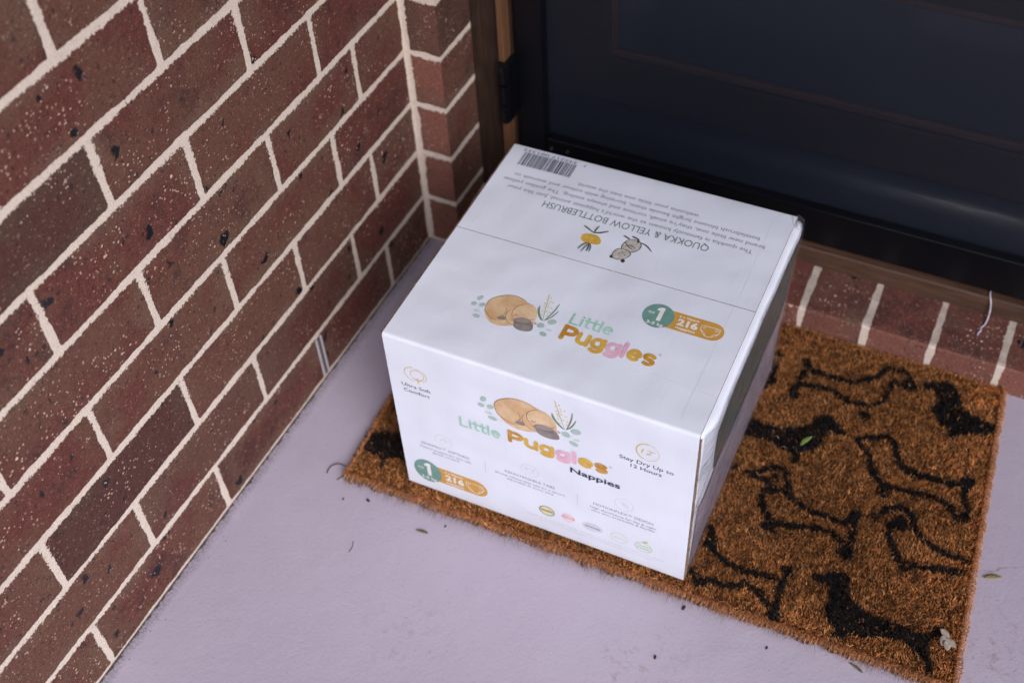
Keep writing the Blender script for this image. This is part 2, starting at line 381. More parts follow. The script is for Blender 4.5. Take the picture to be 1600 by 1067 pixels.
# small bright screws seen in the dark corner
for q in ((.160, .1320, .139), (.186, .1320, .1405)):
    v, f = tube([(q[0], q[1] - .0012, q[2]), (q[0], q[1] + .002, q[2])], .0022, 8); child(mob('screw', v, f, plain('zinc', (.5, .5, .55), .3, metal=1.)), sd)
# ---------------------------------------------------------------- timber and glass inner door
idr = empty('inner_door', (.11, .185, .093)); tag(idr, 'brown timber inner door with glass panels behind the black screen', 'door')
leaf = [(.1065, .226, .0945, 2.08), (.944, 1.0635, .0945, 2.08)]
rails = [(.2262, .9438, .0945, .283), (.2262, .9438, .466, .62), (.2262, .9438, 1.95, 2.08), (.2262, .9438, 1.10, 1.22)]
for a in leaf: child(boxes('stile', [(a[0], a[1], .185, .220, a[2], a[3])], M_DOORW, r=.003), idr)
for a in rails: child(boxes('rail', [(a[0], a[1], .1856, .2195, a[2], a[3])], M_DOORW, r=.003), idr)
for z0, z1 in ((.283, .466), (.62, 1.10), (1.22, 1.95)):
    child(boxes('glass_panel', [(.228, .942, .199, .205, z0 - .004, z1 + .004)], M_GLASS, r=0), idr)
    g = .013
    mo = [(.2265, .9435, .1905, .199, z0 + .0002, z0 + g), (.2265, .9435, .1905, .199, z1 - g, z1 - .0002), (.2265, .2265 + g, .1909, .1987, z0 + g, z1 - g), (.9435 - g, .9435, .1909, .1987, z0 + g, z1 - g)]
    child(boxes('moulding', mo, M_MOULD, r=.003), idr)
wb = [(.1848, .106), (.158, .106), (.1545, .150), (.1540, .176)]
for i in range(9):
    a = math.pi * (1 - i / 8 * .5); wb.append((.1795 + .0255 * math.cos(a), .184 + .0255 * math.sin(a)))
wb += [(.1848, .2100)]
child(extrude_profile('weather_bar', wb, 'x', .150, 1.02, M_BAR, smooth=True), idr)
def lintel_faces():
    L = []
    for k in range(25, ZT):
        x = .054; w = .24 if k % 2 else .12; i = 0
        while x < 1.114:
            ww = min(w, 1.115 - x); L.append(((x, .03, k*CH), (1, 0, 0), (0, 0, 1), 0, ww, 0, CH, w, CH, 30000 + k*40 + i)); x += ww; w = .24; i += 1
    L.append(((.054, .03, 25*CH), (1, 0, 0), (0, 1, 0), .06, 1.121, .06, .23, 3, 3, 30999))
    return L
tag(brick_mesh('lintel', lintel_faces()), 'red brick courses above the door head, out of the photograph', 'lintel')

# ================================================================ cardboard box
BW, BD, BH = .3725, .359, .2825
box = empty('cardboard_box', (.20163, -.41011, .0165), .0142)
tag(box, 'large white cardboard nappy carton with a sleeping platypus emblem, sitting on the doormat', 'box')
def card_material(name, col, bumpk=1.):
    b = NB(name); co = b.co()
    fl = b.noise(b.vm('MULTIPLY', co, (1, .12, .12)), 260, 2, .5)      # faint flute lines
    big = b.noise(co, 7, 2, .5); scuff = b.noise(co, 38, 4, .7)
    c = b.mix(b.step(scuff, .56, .78, 0, .22), col, tuple(q * .86 for q in col))
    c = b.mix(b.step(b.noise(co, 420, 2), .72, .78, 0, .35), c, tuple(q * .8 for q in col))
    vo = b.vor(b.vm('ADD', co, (.013, .02, .03)), 21); dot = b.m_('MULTIPLY', b.step(vo.outputs['Distance'], .030, .012), b.m_('GREATER_THAN', b.sep(vo.outputs['Color'])[0], .93))
    c = b.mix(b.m_('MULTIPLY', dot, .6), c, (.15, .12, .16))
    h = b.m_('ADD', b.m_('MULTIPLY', fl, .0003), b.m_('ADD', b.m_('MULTIPLY', big, .016), b.m_('MULTIPLY', scuff, .0007)))
    return b.done(b.bsdf(c, b.step(scuff, .3, .7, .36, .5), b.bump(h, bumpk, .55), Specular_IOR_Level=.45))
M_CARD = card_material('white_printed_card', (.735, .77, .885))
def kraft_mat():
    b = NB('raw_brown_corrugated_edge'); co = b.co()
    return b.done(b.bsdf(b.mix(b.step(b.noise(co, 300, 3), .35, .7), (.13, .075, .045), (.30, .19, .12)), .8, b.bump(b.m_('MULTIPLY', b.noise(co, 500, 2), .002), 1.)))
M_KRAFT = kraft_mat()
T = .0032
def wrap_sheet(name, prof, x0, x1, inward):
    """a bent sheet of board: prof is the outer (y,z) line, extruded along x, thickness inward normal; end edges are raw board"""
    n = len(prof); inner = []
    for i, p in enumerate(prof):
        a = prof[max(i-1, 0)]; c = prof[min(i+1, n-1)]; tx, tz = c[0]-a[0], c[1]-a[1]; l = math.hypot(tx, tz)
        nx, nz = tz / l * inward, -tx / l * inward; inner.append((p[0] + nx * T, p[1] + nz * T))
    NX = 26; vs = []; fs = []; mi = []
    for k in range(NX + 1):
        x = x0 + (x1 - x0) * k / NX
        for p in prof:
            vs.append((x, *p))
        for p in inner: vs.append((x, *p))
    m = 2 * n
    for k in range(NX):
        for i in range(n - 1):
            a = k*m; fs.append((a+i, a+i+1, a+m+i+1, a+m+i)); mi.append(0)
            fs.append((a+n+i+1, a+n+i, a+m+n+i, a+m+n+i+1)); mi.append(0)
        for i in (0, n-1): fs.append((k*m+i, k*m+n+i, (k+1)*m+n+i, (k+1)*m+i)); mi.append(1)
    for k in (0, NX):
        for i in range(n-1): fs.append((k*m+i, k*m+i+1, k*m+n+i+1, k*m+n+i)); mi.append(1)
    o = mob(name, vs, fs, [M_CARD, M_KRAFT], box, mi)
    bm = bmesh.new(); bm.from_mesh(o.data); bmesh.ops.recalc_face_normals(bm, faces=bm.faces); bm.to_mesh(o.data); bm.free()
    o.data.polygons.foreach_set('use_smooth', [p.material_index == 0 for p in o.data.polygons]); sharpen(o, 28)
    return o
R = .0042
def bend(y_sign, y0, ys):
    """from floor up the face, round the fold, along the top to the seam"""
    pr = [(y0, .0), (y0, .004), (y0, BH * .5), (y0, BH - .03), (y0, BH - R)]
    for i in range(1, 7):
        a = math.pi / 2 * i / 6; pr.append((y0 + y_sign * R * (1 - math.cos(a)), BH - R + R * math.sin(a)))
    pr += [(y0 + y_sign * .03, BH), ((y0 + ys) / 2, BH), (ys, BH)]
    return pr
SEAM = .1882
wrap_sheet('front_flap', bend(1, 0, SEAM - .0004), 0, BW, 1)
wrap_sheet('rear_flap', bend(-1, BD, SEAM + .0004), 0, BW, -1)
def side_panel(name, xs, y0, y1, mat, pts, wob=.0008, smooth=True, off=0., ny=36, seed=0, thick=.0012):
    """pts: outline (dx, z) going up the side; sheet follows y with small dents"""
    vs = []; fs = []; n = len(pts)
    for k in range(ny + 1):
        y = y0 + (y1 - y0) * k / ny
        for dx, z in pts:
            w = noise.noise(Vector((y * 16 + seed, z * 16, seed))) * wob + noise.noise(Vector((y * 50 + seed, z * 40, seed))) * wob * .35
            tp = min(1, max(0, (y - y0) / .030)); tp = .12 + .88 * tp * tp * (3 - 2 * tp)
            vs.append((xs[0] + xs[1] * ((dx if dx < 0 else dx * tp) + off + w * tp), y, z))
    for k in range(ny):
        for i in range(n-1): a = k*n+i; fs.append((a, a+1, a+n+1, a+n) if xs[1] < 0 else (a, a+n, a+n+1, a+1))
    o = mob(name, vs, fs, mat, box, smooth=smooth)
    sm = o.modifiers.new('thickness', 'SOLIDIFY'); sm.thickness = thick; sm.offset = -1
    return o
def lerp_profile(keys, n):
    out = []
    for i in range(n + 1):
        t = i / n * (len(keys) - 1); k = min(int(t), len(keys) - 2); f = t - k
        out.append((keys[k][0] + (keys[k+1][0] - keys[k][0]) * f, keys[k][1] + (keys[k+1][1] - keys[k][1]) * f))
    return out
rp = [(-.0015, .0), (-.0008, .02)] + lerp_profile([(0, .04), (.002, .12), (.0045, .20), (.0065, BH - .032)], 8) + [(.0078, BH - .022), (.0082, BH - .014), (.0070, BH - .008), (.004, BH - .0048), (-.001, BH - .0037), (-.006, BH - .0036)]
side_panel('side_panel', (BW, 1), .0036, BD - .0045, M_CARD, rp, .0012, seed=3)
side_panel('side_panel', (0, -1), .004, BD - .004, M_CARD, [(-.0012, 0), (-.0008, .14), (-.0008, BH - .006), (-.004, BH - .0040)], .0006, seed=9)
boxes('inner_carton', [(.006, BW - .008, .006, BD - .006, .0, BH - .006)], M_KRAFT, box, r=0)

# ---- print on the board: flat ink shapes lying on the faces
class Print:
    def __init__(s, name, face, e0=.00012, label=None):
        s.v = []; s.f = []; s.mi = []; s.mats = []; s.e = e0; s.face = face; s.name = name; s.hold = False
    def put(s, pts, faces, mat):
        if mat not in s.mats: s.mats.append(mat)
        k = s.mats.index(mat); b = len(s.v)
        for u, v in pts:
            s.v.append((u / 1000, v / 1000, BH + s.e) if s.face == 'top' else (u / 1000, -s.e, v / 1000))
        for f in faces:
            ar = sum(pts[f[i-1]][0] * pts[f[i]][1] - pts[f[i]][0] * pts[f[i-1]][1] for i in range(len(f)))
            if abs(ar) < 1e-7: continue
            s.f.append(tuple(b + i for i in (f if ar > 0 else f[::-1]))); s.mi.append(k)
        if not s.hold: s.e += .000009
    def poly(s, pts, mat):
        tri = tessellate_polygon([[Vector((p[0], p[1], 0)) for p in pts]]); s.put(pts, [tuple(t) for t in tri], mat)
    def smooth(s, pts, mat, it=2):
        for _ in range(it):
            q = []
            for i in range(len(pts)):
                a, b = pts[i], pts[(i+1) % len(pts)]
                q += [(a[0]*.75+b[0]*.25, a[1]*.75+b[1]*.25), (a[0]*.25+b[0]*.75, a[1]*.25+b[1]*.75)]
            pts = q
        s.poly(pts, mat)
    def ell(s, c, rx, ry, mat, rot=0, n=28):
        cr, sr = math.cos(rot), math.sin(rot)
        pts = [(c[0] + rx*math.cos(a)*cr - ry*math.sin(a)*sr, c[1] + rx*math.cos(a)*sr + ry*math.sin(a)*cr) for a in [2*math.pi*i/n for i in range(n)]]
        s.put(pts, [tuple(range(n))], mat)
    def ring(s, c, rx, ry, w, mat, a0=0, a1=2*math.pi, n=36):
        pts = []; fs = []
        for i in range(n+1):
            a = a0 + (a1-a0)*i/n
            pts += [(c[0]+rx*math.cos(a), c[1]+ry*math.sin(a)), (c[0]+(rx-w)*math.cos(a), c[1]+(ry-w)*math.sin(a))]
            if i: fs.append((2*i-2, 2*i-1, 2*i+1, 2*i))
        s.put(pts, fs, mat)
    def line(s, pts, w, mat, it=0, taper=False, caps=True):
        for _ in range(it):
            q = [pts[0]]
            for i in range(len(pts)-1):
                a, b = pts[i], pts[i+1]; q += [(a[0]*.75+b[0]*.25, a[1]*.75+b[1]*.25), (a[0]*.25+b[0]*.75, a[1]*.25+b[1]*.75)]
            pts = q + [pts[-1]]
        P = [Vector((p[0], p[1])) for p in pts]; n = len(P); L = []; Rr = []
        for i in range(n):
            d0 = (P[i]-P[i-1]).normalized() if i else None; d1 = (P[i+1]-P[i]).normalized() if i < n-1 else None
            d0 = d0 or d1; d1 = d1 or d0; t = (d0+d1); t = t.normalized() if t.length > 1e-6 else d0
            nn = Vector((-t.y, t.x)); k = w/2/max(.45, nn.dot(Vector((-d0.y, d0.x))))
            if taper: k *= math.sin(math.pi*(.08+.84*i/(n-1)))
            L.append(P[i]+nn*k); Rr.append(P[i]-nn*k)
        fs = [(i, i+1, n+i+1, n+i) for i in range(n-1)]; pts = [tuple(q) for q in L+Rr]
        if caps and not taper:
            for end, d in ((0, P[0]-P[1]), (n-1, P[-1]-P[-2])):
                d = d.normalized(); nn = Vector((-d.y, d.x)); b = len(pts); c = P[end]
                for i in range(9):
                    a = math.pi*i/8; q = c + nn*(math.cos(a)*w/2) + d*(math.sin(a)*w/2); pts.append((q.x, q.y))
                fs.append(tuple(range(b, b+9)))
        s.put(pts, fs, mat)
    def text(s, txt, u0, u1, base, cap, mat, bold=0., flip=False, shear=0., spacing=1.):
        cu = bpy.data.curves.new('t', 'FONT'); cu.body = txt; cu.size = 1; cu.offset = bold; cu.shear = shear; cu.space_character = spacing; cu.resolution_u = 3
        o = bpy.data.objects.new('t', cu); me = bpy.data.meshes.new_from_object(o)
        co = np.zeros(len(me.vertices)*3, np.float32); me.vertices.foreach_get('co', co); co = co.reshape(-1, 3)
        fs = [tuple(p.vertices) for p in me.polygons]; xm, xM = co[:, 0].min(), co[:, 0].max()
        sx = abs(u1-u0)/(xM-xm); sy = cap/.729
        if flip: pts = [(u0-(x-xm)*sx, base-y*sy) for x, y, _ in co]
        else: pts = [(u0+(x-xm)*sx, base+y*sy) for x, y, _ in co]
        s.put(pts, fs, mat)
        bpy.data.objects.remove(o); bpy.data.curves.remove(cu); bpy.data.meshes.remove(me)
    def build(s):
        return mob(s.name, s.v, s.f, s.mats, box, s.mi)
def ink(name, c1, c2=None, sc=90):
    b = NB(name); co = b.co(); c2 = c2 or tuple(q*.9 for q in c1)
    return b.done(b.bsdf(b.mix(b.step(b.noise(co, sc, 3, .6), .35, .65), c1, c2), .45))
I_MINT = ink('mint_ink', (.42,.66,.56), (.28,.55,.42)); I_OCH = ink('ochre_ink', (.62,.35,.07), (.47,.22,.03)); I_GOLD = ink('gold_ink', (.68,.44,.08), (.60,.34,.07))
I_PINK = ink('pink_ink', (.78,.47,.60), (.70,.40,.54)); I_TEAL = ink('teal_ink', (.16,.31,.28), (.14,.28,.25)); I_PILL = ink('amber_ink', (.60,.33,.07), (.57,.30,.06))
I_WHITE = ink('white_ink', (.80,.79,.80)); I_NAVY = ink('navy_ink', (.020,.024,.045)); I_GREY = ink('grey_ink', (.17,.17,.22)); I_PALE = ink('pale_grey_ink', (.50,.49,.55))
I_BARB = ink('dark_blue_ink', (.025,.025,.06)); I_GRN = ink('sage_ink', (.10,.16,.13)); I_TAN = ink('tan_watercolour', (.70,.50,.31), (.58,.36,.19), 45); I_TAN2 = ink('light_tan_watercolour', (.76,.57,.38), (.64,.43,.25), 45)
I_TAIL = ink('pale_tan_watercolour', (.74,.54,.35), (.64,.43,.25)); I_BROWN = ink('brown_line_ink', (.30,.14,.06)); I_BILL = ink('grey_bill_ink', (.30,.26,.25), (.20,.17,.165), 60); I_BILL2 = ink('light_bill_ink', (.33,.28,.26))
I_DK = ink('dark_line_ink', (.05,.035,.03)); I_LEAF = ink('soft_sage_leaf', (.44,.55,.52), (.36,.49,.46)); I_LEAF2 = ink('pale_sage_leaf', (.60,.66,.66)); I_YEL = ink('yellow_dot_ink', (.78,.62,.14)); I_BLADE = ink('blade_green_ink', (.19,.25,.17))
I_BLUSH = ink('blush_ink', (.70,.38,.27)); I_LINE = ink('pale_pink_line', (.66,.56,.60)); I_LG = ink('ring_gold_ink', (.62,.45,.13)); I_YB = ink('yellow_bloom', (.78,.46,.05), (.62,.33,.02), 300); I_FUR = ink('grey_fur', (.62,.59,.56), (.42,.39,.37), 250)
I_SEALG = ink('seal_green', (.09,.17,.10)); I_SEALR = ink('seal_red', (.72,.30,.33)); I_SEALB = ink('seal_blue', (.28,.31,.47)); I_LIME = ink('lime_line', (.40,.60,.22)); I_LIME2 = ink('pale_lime_line', (.56,.68,.44)); I_SEAMT = ink('tape_line_ink', (.70,.685,.73))
I_BAND = ink('dark_sage_print', (.075,.10,.085), (.06,.085,.075))

LOGO = {
 'body':[(92.4, 74.0), (89.6, 82.5), (89.4, 90.5), (93.3, 97.7), (102.9, 105.7), (113.4, 109.4), (124.6, 108.6), (133.2, 104.1), (140.0, 103.7), (146.3, 98.3), (149.7, 91.8), (151.6, 83.1), (149.3, 75.2), (141.3, 69.3), (130.7, 66.7), (123.2, 62.3), (112.5, 59.6), (102.8, 62.5), (96.6, 67.8)],
 'tail':[(92.0, 75.4), (96.3, 70.9), (102.9, 67.3), (110.5, 66.4), (119.8, 69.6), (126.2, 73.9), (131.4, 67.6), (123.2, 62.3), (112.5, 59.6), (102.8, 62.5), (96.6, 67.8)],
 'head':[(126.8, 75.1), (121.2, 84.6), (122.1, 93.0), (127.3, 100.0), (135.4, 103.4), (143.9, 100.5), (149.1, 93.1), (152.0, 83.3), (147.9, 78.4), (135.7, 76.4), (130.8, 74.3)],
 'bill':[(127.1, 74.3), (129.3, 77.5), (134.5, 81.6), (142.5, 82.4), (148.6, 79.3), (152.2, 75.5), (154.2, 67.9), (150.6, 64.5), (142.2, 62.2), (135.0, 63.5), (130.4, 67.2), (130.3, 71.6)],
 'bill_top':[(129.4, 73.7), (130.5, 77.4), (136.0, 80.9), (142.5, 81.4), (147.7, 78.3), (143.4, 75.2), (135.9, 73.3)],
 'foot':[(108.4, 69.9), (115.2, 75.9), (118.0, 74.6), (119.8, 70.6), (114.8, 69.1)],
 'l_leg':[(112.7, 89.0), (115.6, 82.2), (114.3, 76.2), (108.8, 70.1)],
 'l_arm':[(119.7, 89.4), (116.8, 83.7), (117.3, 75.6), (122.4, 69.2), (130.4, 67.2)],
 'l_head':[(126.8, 75.1), (121.2, 84.6), (122.1, 93.0), (127.3, 100.0), (135.4, 103.4)],
 'l_back':[(92.4, 74.0), (89.6, 82.5), (89.4, 90.5), (93.3, 97.7), (102.9, 105.7), (113.4, 109.4), (124.6, 108.6), (133.2, 104.1)],
 'l_tail':[(91.7, 76.9), (96.8, 71.0), (103.6, 66.9), (110.5, 66.4)],
 'l_bill':[(130.1, 72.1), (136.2, 72.8), (143.6, 74.7), (150.3, 75.6)],
 'eye1':[(126.3, 82.9), (129.0, 81.8), (130.4, 83.3)],
 'eye2':[(145.0, 82.2), (147.6, 81.7), (148.4, 84.0)],
 'blush':[(125.6, 79.7), (152.8, 78.6)],
 'leavesL':[(78.6, 91.5), (75.8, 80.6), (85.3, 82.3), (82.7, 71.5), (86.6, 64.5)],
 'stemL':[(96.3, 63.5), (87.0, 71.7), (81.5, 79.1), (79.6, 88.0)],
 'leavesR':[(159.6, 78.6), (169.4, 88.1), (167.2, 67.8), (170.4, 75.4)],
 'stemR':[(156.3, 67.6), (162.9, 73.8), (168.1, 83.2)],
 'dots':[(149.9, 124.7), (154.0, 121.3), (150.7, 117.9), (155.3, 115.6), (151.1, 111.0), (159.1, 115.0), (152.7, 104.2), (156.1, 107.9), (160.2, 107.1), (152.7, 99.4), (157.3, 99.8), (161.2, 99.9), (154.1, 93.6), (160.6, 94.8), (152.1, 107.2), (155.1, 111.7)],
 'fstem':[(158.6, 86.1), (154.5, 103.4), (150.3, 123.6)],
 'b1':[(158.2, 85.9), (149.9, 95.1), (146.5, 106.4)],
 'b2':[(159.8, 86.0), (165.8, 93.8), (169.9, 106.1)],
 'b3':[(160.7, 87.6), (165.2, 103.1), (166.5, 116.5)],
 'b4':[(157.2, 85.5), (149.9, 93.5), (145.9, 103.0)],
}
def platypus(P, sx, sy, ou, ov):
    t = lambda l: [((u-91)*sx+ou, (v-60)*sy+ov) for u, v in l]; L = {k: t(v) for k, v in LOGO.items()}; s = sx
    P.line(L['stemL'], .5*s, I_LEAF2, 2); P.line(L['stemR'], .5*s, I_LEAF2, 2); P.line(L['fstem'], .5*s, I_BLADE, 2)
    for i, (c, rx, ry, r, m) in enumerate(zip(L['leavesL'], (4.4,3.5,3.8,3.6,4.6), (3.0,3.1,3.0,2.1,2.8), (1.1,.3,.8,-.1,-.1), (I_LEAF,I_LEAF,I_LEAF,I_LEAF2,I_LEAF))): P.ell(c, rx*s, ry*s, m, r)
    for c, rx, ry, r, m in zip(L['leavesR'], (4.5,5.4,4.6,3.4), (3.9,3.8,3.2,1.7), (.4,.5,-.3,.2), (I_LEAF,I_LEAF,I_LEAF,I_LEAF2)): P.ell(c, rx*s, ry*s, m, r)
    for k in ('b1','b2','b3','b4'): P.line(L[k], 1.6*s, I_BLADE, 2, taper=True)
    P.hold = True
    for c in L['dots']: P.ell(c, 1.05*s, 1.05*s, I_YEL, n=10)
    P.hold = False; P.e += .00001
    P.smooth(L['body'], I_TAN); P.smooth(L['tail'], I_TAIL); P.smooth(L['head'], I_TAN2)
    for k in ('l_back','l_leg','l_arm','l_head','l_tail'): P.line(L[k], .85*s, I_BROWN, 2, taper=True)
    P.smooth(L['foot'], I_BILL, 1)
    for c in L['blush']: P.ell(c, 1.9*s, 1.9*s, I_BLUSH, n=12)
    P.smooth(L['bill'], I_BILL); P.smooth(L['bill_top'], I_BILL2); P.line(L['l_bill'], .55*s, I_DK, 2, taper=True)
    for k in ('eye1','eye2'): P.line(L[k], .55*s, I_DK, 2)
def arc(cx, cy, rx, ry, a0, a1, n=14):
    return [(cx+rx*math.cos(math.radians(a0+(a1-a0)*i/n)), cy+ry*math.sin(math.radians(a0+(a1-a0)*i/n))) for i in range(n+1)]
GL = {'P': (.70, [[(.1,0),(.1,1)], [(.1,.95),(.32,.95)]+arc(.36,.68,.24,.27,80,-80)+[(.32,.41),(.1,.41)]]),
 'u': (.66, [[(.1,.72)]+arc(.31,.28,.21,.26,180,360)+[(.52,.72)], [(.52,.3),(.52,0)]]),
 'g': (.68, [arc(.30,.37,.22,.32,0,360,22), [(.54,.72),(.54,.0)]+arc(.30,-.02,.24,.26,0,-140)]),
 'l': (.26, [[(.1,1.02),(.1,0)]]), 'e': (.66, [[(.12,.38),(.50,.38)], arc(.31,.36,.22,.34,2,312,20)]),
 's': (.56, [[(.45,.62)]+arc(.28,.53,.18,.18,50,230,9)+arc(.28,.18,.19,.18,60,-130,10)]),
 'L': (.62, [[(.1,1.0),(.1,.0),(.52,.0)]]), 'i': (.26, [[(.1,.68),(.1,0)], [(.1,.93),(.1,.95)]]), 't': (.44, [[(.18,.98),(.18,.22)]+arc(.31,.18,.13,.16,180,290,7), [(.02,.68),(.36,.68)]])}
def letters(P, txt, u0, u1, base, cap, w, mats):
    tot = sum(GL[c][0] for c in txt) - .1; s = (u1-u0)/tot; x = u0 - .06*s
    for c, m in zip(txt, mats):
        for st in GL[c][1]: P.line([(x+a*s, base + b*cap) for a, b in st], w, m, it=1 if c in 'ugt' else 0)
        x += GL[c][0]*s
PM = [I_OCH, I_GOLD, I_GOLD, I_PINK, I_PINK, I_GOLD, I_OCH]
def reg_mark(P, c, r, mat):
    P.ring(c, r, r, r*.22, mat, n=16); P.text('R', c[0]-r*.42, c[0]+r*.42, c[1]-r*.5, r*1.0, mat, .02)
# top: emblem and name
P = Print('printed_logo', 'top'); platypus(P, 1, 1, 91, 60)
letters(P, 'Little', 187.5, 238, 94, 14.5, 2.6, [I_MINT]*6); letters(P, 'Puggles', 186.5, 294.5, 70.3, 18.6, 5.2, PM); reg_mark(P, (297.5, 88), 1.5, I_PALE); P.build()
# front: emblem and name
P = Print('printed_logo', 'front'); platypus(P, 1.24, 1.12, 137.5, 189.5)
letters(P, 'Little', 88, 141, 160.5, 15.5, 3.0, [I_MINT]*6); letters(P, 'Puggles', 151.5, 272, 163.5, 17.6, 5.6, PM); reg_mark(P, (276.5, 178), 1.7, I_PALE)
P.text('Nappies', 227.5, 288.5, 143, 9.8, I_NAVY, .018); P.build()
def badge(face, cx, cy, rx, ry, x1, y0, y1, k):
    P = Print('size_badge', face); r = (y1-y0)/2
    pts = [(cx, y0), (x1-r, y0)] + [(x1-r+r*math.cos(a), (y0+y1)/2+r*math.sin(a)) for a in [-math.pi/2+math.pi*i/12 for i in range(1, 12)]] + [(x1-r, y1), (cx, y1)]
    P.poly(pts, I_PILL); P.ell((cx, cy), rx, ry, I_TEAL, n=40)
    q = lambda u: cx + (u-275)*k
    yb = lambda v: cy + (v-142)*(ry/18.2)
    sc = ry/18.2
    P.text('SIZE', q(262.5), q(270), yb(143.2), 2.9*sc, I_WHITE, .02); P.poly([(q(a), yb(b)) for a, b in ((274.4,134.6),(279.2,134.6),(279.2,155.4),(275.4,155.4),(271.2,152.6),(271.2,148.8),(274.4,150.6))], I_WHITE)
    P.text('3-5 kg', q(265.5), q(285), yb(127.6), 4.4*sc, I_WHITE, .03)
    P.text('6 x 36pack', q(297.3), q(321), yb(149.2), 2.7*sc, I_WHITE, .03); P.text('216', q(297.5), q(321.3), yb(137.5), 9.3*sc, I_WHITE, .045); P.text('nappies', q(298.3), q(320.8), yb(131.9), 3.2*sc, I_WHITE, .03)
    t = lambda l: [(q(a), yb(b)) for a, b in l]
    P.line(t([(324.6,147.6),(345.4,147.6),(345.8,142.0),(343.5,137.5),(339.0,133.6),(335,132.2),(331,133.6),(326.8,137.5),(324.3,142),(324.6,147.6)]), .75*sc, I_WHITE)
    P.line(t([(324.6,139.6),(329,139),(331.5,134.2)]), .6*sc, I_WHITE, 2); P.line(t([(345.6,139.6),(341,139),(338.5,134.2)]), .6*sc, I_WHITE, 2)
    for c in ((328.0,144.6),(342.2,144.6)): P.ring((q(c[0]), yb(c[1])), 1.7*k, 1.7*sc, .5*sc, I_WHITE, n=14)
    return P.build()
badge('top', 275, 142, 18, 18.2, 351, 128.6, 155.3, 1.0)
badge('front', 31.5, 37.5, 19.5, 22.5, 115, 21.8, 53.2, 1.10)
# rear flap print (reads from the door side)
P = Print('printed_text', 'top')
P.text('QUOKKA & YELLOW BOTTLEBRUSH', 292, 80.5, 269.8, 11.6, I_GRN, 0, True); P.build(); P = Print('printed_text', 'top')
for (t, a, c, v) in (('The quokka is famously known as the world’s happiest animal. Just like your', 341, 25, 281.0), ('brand new little one, they’re small, curious and always smiling. The golden yellow', 351.5, 14.5, 293.2),
                     ('bottlebrush blooms bright beside them, bursting with colour and warmth to', 342, 24.5, 304.8), ('welcome your little one into the world.', 263, 105, 316.2)):
    P.text(t, a, c, v, 6.4, I_GREY, .0, True)
P.build()
P = Print('barcode', 'top'); rb = random.Random(4); x = 19.5; 
while x < 91:
    w = rb.choice((.9, 1.1, 1.5, 2.2)); P.put([(x, 320.5), (x+w, 320.5), (x+w, 346), (x, 346)], [(0, 1, 2, 3)], I_BARB); x += w + rb.choice((.7, 1.0, 1.0, 1.6))
P.text('9', 102.5, 100, 350.5, 5, I_BARB, 0, True); P.text('342217 001332', 90, 16, 351.5, 4.4, I_BARB, 0, True); P.build()
QB = {
 'q_head':[(190.5, 212.0), (190.7, 220.7), (194.4, 226.5), (202.5, 227.4), (211.5, 224.2), (212.0, 218.5), (208.3, 212.5), (203.0, 207.9), (195.0, 207.0)],
 'q_body':[(195.1, 227.8), (197.2, 240.9), (204.4, 247.4), (213.1, 246.7), (218.5, 240.9), (218.6, 232.3), (213.1, 224.8), (204.3, 222.9)],
 'q_tail':[(214.0, 244.3), (223.0, 242.8), (232.6, 234.6)],
 'q_arm':[(198.4, 237.9), (204.5, 231.6), (209.8, 230.4)],
 'q_foot1':[(193.2, 248.0), (200.2, 245.6)],
 'q_foot2':[(203.2, 250.4), (211.7, 248.6), (211.9, 243.5)],
 'q_ear':[(192.0, 210.2), (205.0, 208.8), (190.7, 220.7)],
 'q_eye':[(199.7, 219.3), (205.3, 217.1)],
 'b_leaf1':[(142.1, 246.6), (148.2, 243.8), (157.7, 238.7)],
 'b_leaf2':[(157.7, 238.7), (166.2, 242.2), (173.6, 248.1)],
 'b_leaf3':[(159.7, 252.1), (158.0, 244.2), (158.4, 239.0)],
 'b_leaf4':[(158.7, 221.5), (152.6, 215.4), (150.6, 206.9)],
 'b_leaf5':[(159.3, 220.0), (156.6, 211.8), (155.9, 203.5)],
 'b_leaf6':[(159.7, 220.1), (161.4, 212.1), (160.7, 206.6)],
 'b_leaf7':[(160.4, 220.4), (163.9, 214.8), (164.5, 206.4)],
 'b_fl':[(145.3, 230.1), (148.2, 234.8), (155.9, 237.3), (164.9, 236.4), (171.1, 230.1), (171.7, 222.6), (163.9, 220.8), (154.5, 219.7), (148.0, 222.3)],
}
P = Print('quokka_drawing', 'top')
P.line(QB['q_tail'], 2.0, I_DK, 2, taper=True)
P.smooth(QB['q_body'], I_DK); c = (206.5, 235.3); P.smooth([(c[0]+(a-c[0])*.9, c[1]+(b-c[1])*.92) for a, b in QB['q_body']], I_FUR)
for q in ((192.0, 210.2), (206.8, 208.0)): P.ell(q, 2.5, 2.9, I_DK, n=14)
P.smooth(QB['q_head'], I_DK); c = (201, 217); P.smooth([(c[0]+(a-c[0])*.9, c[1]+(b-c[1])*.9) for a, b in QB['q_head']], I_FUR)
for q in ((198.0, 218.3), (205.2, 217.4)): P.ell(q, .9, 1.1, I_DK, n=10)
P.line([(199.6, 222.3), (201.8, 223.4), (204, 222)], .6, I_DK, 1); P.ell((201.8, 220.6), .9, .7, I_DK, n=10)
P.line(QB['q_arm'], 1.3, I_DK, 1); P.line([(212, 233), (206, 236), (201, 233)], 1.2, I_DK, 1)
P.line(QB['q_foot1'], 2.2, I_DK, 1); P.line(QB['q_foot2'], 2.2, I_DK, 1); P.build()
P = Print('bottlebrush_drawing', 'top'); P.smooth(QB['b_fl'], I_GOLD, 1); rb = random.Random(2)
